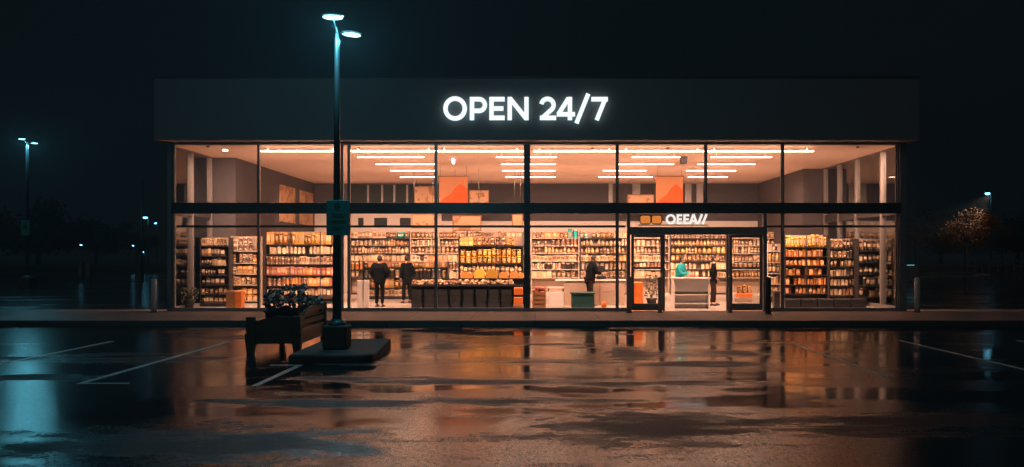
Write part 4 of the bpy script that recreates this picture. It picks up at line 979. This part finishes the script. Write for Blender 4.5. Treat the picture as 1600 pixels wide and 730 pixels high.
# ------------------------------------------------------------------ trees and fence right, far left
def tree(label, px, Y, ytop, ybot, wpx, leafm, nleaf, zb=.16, seed=1, group=None):
    rnd = random.Random(seed); x = X(px, Y); zt_ = Z(ytop, Y); zc_ = Z(ybot, Y); w = wpx*Y/F
    t = thing('tree', label, 'tree', (x, Y, zb), 0, group)
    mb = MB(); mb.tube((x,Y,zb), (x+.05,Y,zc_+.3), w*.028, w*.018, 'bark', 9)
    tips = []
    for i in range(16):
        a = rnd.random()*6.3; rr = w*.5*rnd.uniform(.35,.95); z2 = zc_+(zt_-zc_)*rnd.uniform(.15,.85); p = Vector((x+math.cos(a)*rr, Y+math.sin(a)*rr, z2))
        b0 = Vector((x, Y, zc_+.1+rnd.random()*.8)); mid_ = b0.lerp(p,.5)+Vector((0,0,.25)); mb.tube(b0, mid_, w*.010, w*.007, 'bark', 6); mb.tube(mid_, p, w*.007, w*.002, 'bark', 6); tips += [p, mid_]
        for q in range(3):
            p2 = p+Vector((rnd.uniform(-1,1),rnd.uniform(-1,1),rnd.uniform(-.5,.8)))*w*.13; mb.tube(p, p2, w*.003, w*.001, 'bark', 5); tips.append(p2)
    mb.build('trunk', t)
    mb = MB()
    for i in range(nleaf):
        c = rnd.choice(tips)+Vector((rnd.gauss(0,1),rnd.gauss(0,1),rnd.gauss(0,.8)))*w*.055
        if c.z < zc_: continue
        u = Vector((rnd.gauss(0,1),rnd.gauss(0,1),rnd.gauss(0,1))).normalized(); v = u.orthogonal().normalized(); s = w*.021*rnd.uniform(.6,1.4)
        mb.add([c-u*s, c+v*s*.6, c+u*s, c-v*s*.6], [(0,1,2,3)], leafm)
    mb.build('crown', t)
tree('round autumn tree with orange leaves beyond the road on the right', 1508, 92, 328, 384, 84, 'leaf', 8000, seed=3)
tree('small faint brown tree right of the orange one', 1566, 98, 350, 372, 26, 'leaf', 700, seed=5)
tree('low dark tree just right of the store', 1430, 100, 362, 386, 26, 'leaf', 600, seed=8)
for i, (px, w) in enumerate(((60,150),(150,110),(-40,140),(215,60),(1470,120),(1590,130),(1650,120),(1400,60))):
    tree(['broad black tree behind the distant left lamp','black tree left of the slim pole','black tree at the far left edge','small black tree by the slim pole','black tree behind the orange tree','black tree at the far right edge','black tree beyond the right edge','narrow black tree by the store\'s right side'][i], px, 160+i*3, 330+(i*13)%25, 398, w, 'leafdark', 2600, seed=20+i, group='dark trees far behind')
def rail_fence(px0, px1, Y, label):
    t = thing('rail_fence', label, 'fence', (X((px0+px1)/2,Y), Y, .16))
    n = 2
    for i in range(n+1): xx = X(px0+(px1-px0)*i/n, Y); MB().box(xx-.07, xx+.07, Y-.07, Y+.07, .16, 1.45, 'post').build('post', t)
    for z in (.7, 1.3): MB().box(X(px0,Y), X(px1,Y), Y-.12, Y-.071, z, z+.12, 'post').build('rail', t)
rail_fence(1511, 1534, 93, 'low two-rail fence section next to the orange tree trunk')
rail_fence(1546, 1572, 93, 'low two-rail fence section right of the gap')
rail_fence(1584, 1606, 93, 'low two-rail fence section at the right edge')
# parked car far right by the road (only faint light visible)
Y = 60; xx = X(1421, Y)
t = thing('utility_box', 'low dark cabinet with a cyan lit strip just right of the store', 'utility box', (xx, Y, 0))
MB().box(xx-.7, xx+.7, Y, Y+.6, 0, 1.3, 'fascia', .04).build('cabinet', t)
MB().box(xx-.35, xx+.35, Y-.02, Y-.001, 1.2, 1.27, 'stripfar').build('light_strip', t)
for i, px in enumerate((122, 134)):
    Y = 84; MB().box(X(px,Y), X(px+6,Y), Y, Y+.5, 0, 1.15, 'fascia', .03).build('utility_cabinet', None, 'faint grey cabinet by the far verge, %s of two' % ('left','right')[i], 'cabinet', 'cabinets on the far verge')

# ------------------------------------------------------------------ haze
HAZE = True
if HAZE:
    m, nt, out = new_mat('night_mist'); v = N(nt, 'ShaderNodeVolumePrincipled'); v.inputs['Color'].default_value = (.8,.85,.9,1); v.inputs['Density'].default_value = .0019; v.inputs['Anisotropy'].default_value = .3
    nt.links.new(v.outputs[0], out.inputs['Volume']); M['haze'] = m
    MB().box(-259, 259, -29, 329, -1.2, 22, 'haze').build('haze', None, kind='stuff')

# ------------------------------------------------------------------ world, fill sun, camera
w = bpy.data.worlds.new('World'); sc.world = w; w.use_nodes = True
nt = w.node_tree; bg = nt.nodes['Background']
sky = nt.nodes.new('ShaderNodeTexSky'); sky.sky_type = 'NISHITA'; sky.sun_disc = False; sky.sun_elevation = R(-3); sky.sun_rotation = R(200)
mixn = nt.nodes.new('ShaderNodeMix'); mixn.data_type = 'RGBA'; mixn.blend_type = 'ADD'; mixn.inputs[0].default_value = .01
mixn.inputs[6].default_value = (.0012, .0029, .0042, 1); nt.links.new(sky.outputs[0], mixn.inputs[7]); nt.links.new(mixn.outputs[2], bg.inputs[0]); bg.inputs[1].default_value = 1.0
sl = bpy.data.lights.new('fill_sun', 'SUN'); sl.energy = .055; sl.angle = R(15); sl.color = (.75, .9, 1)  # dim sun added as fill to lift the fascia, no moon in view
so = bpy.data.objects.new('fill_sun', sl); COL.objects.link(so); so.rotation_euler = (R(55), 0, R(-20))
cam = bpy.data.cameras.new('camera'); co = bpy.data.objects.new('camera', cam); COL.objects.link(co)
cam.sensor_width = 36; cam.lens = 36*F/1600; cam.shift_x = -36/1600; cam.shift_y = 35/1600; cam.clip_start = .1; cam.clip_end = 2000
co.location = (0, 0, H); co.rotation_euler = (R(90), 0, 0); sc.camera = co
sc.view_settings.view_transform = 'Standard'; sc.view_settings.look = 'None'; sc.view_settings.exposure = .25; sc.view_settings.gamma = 1
sc.cycles.max_bounces = 8; sc.cycles.diffuse_bounces = 4; sc.cycles.glossy_bounces = 4; sc.cycles.transparent_max_bounces = 24
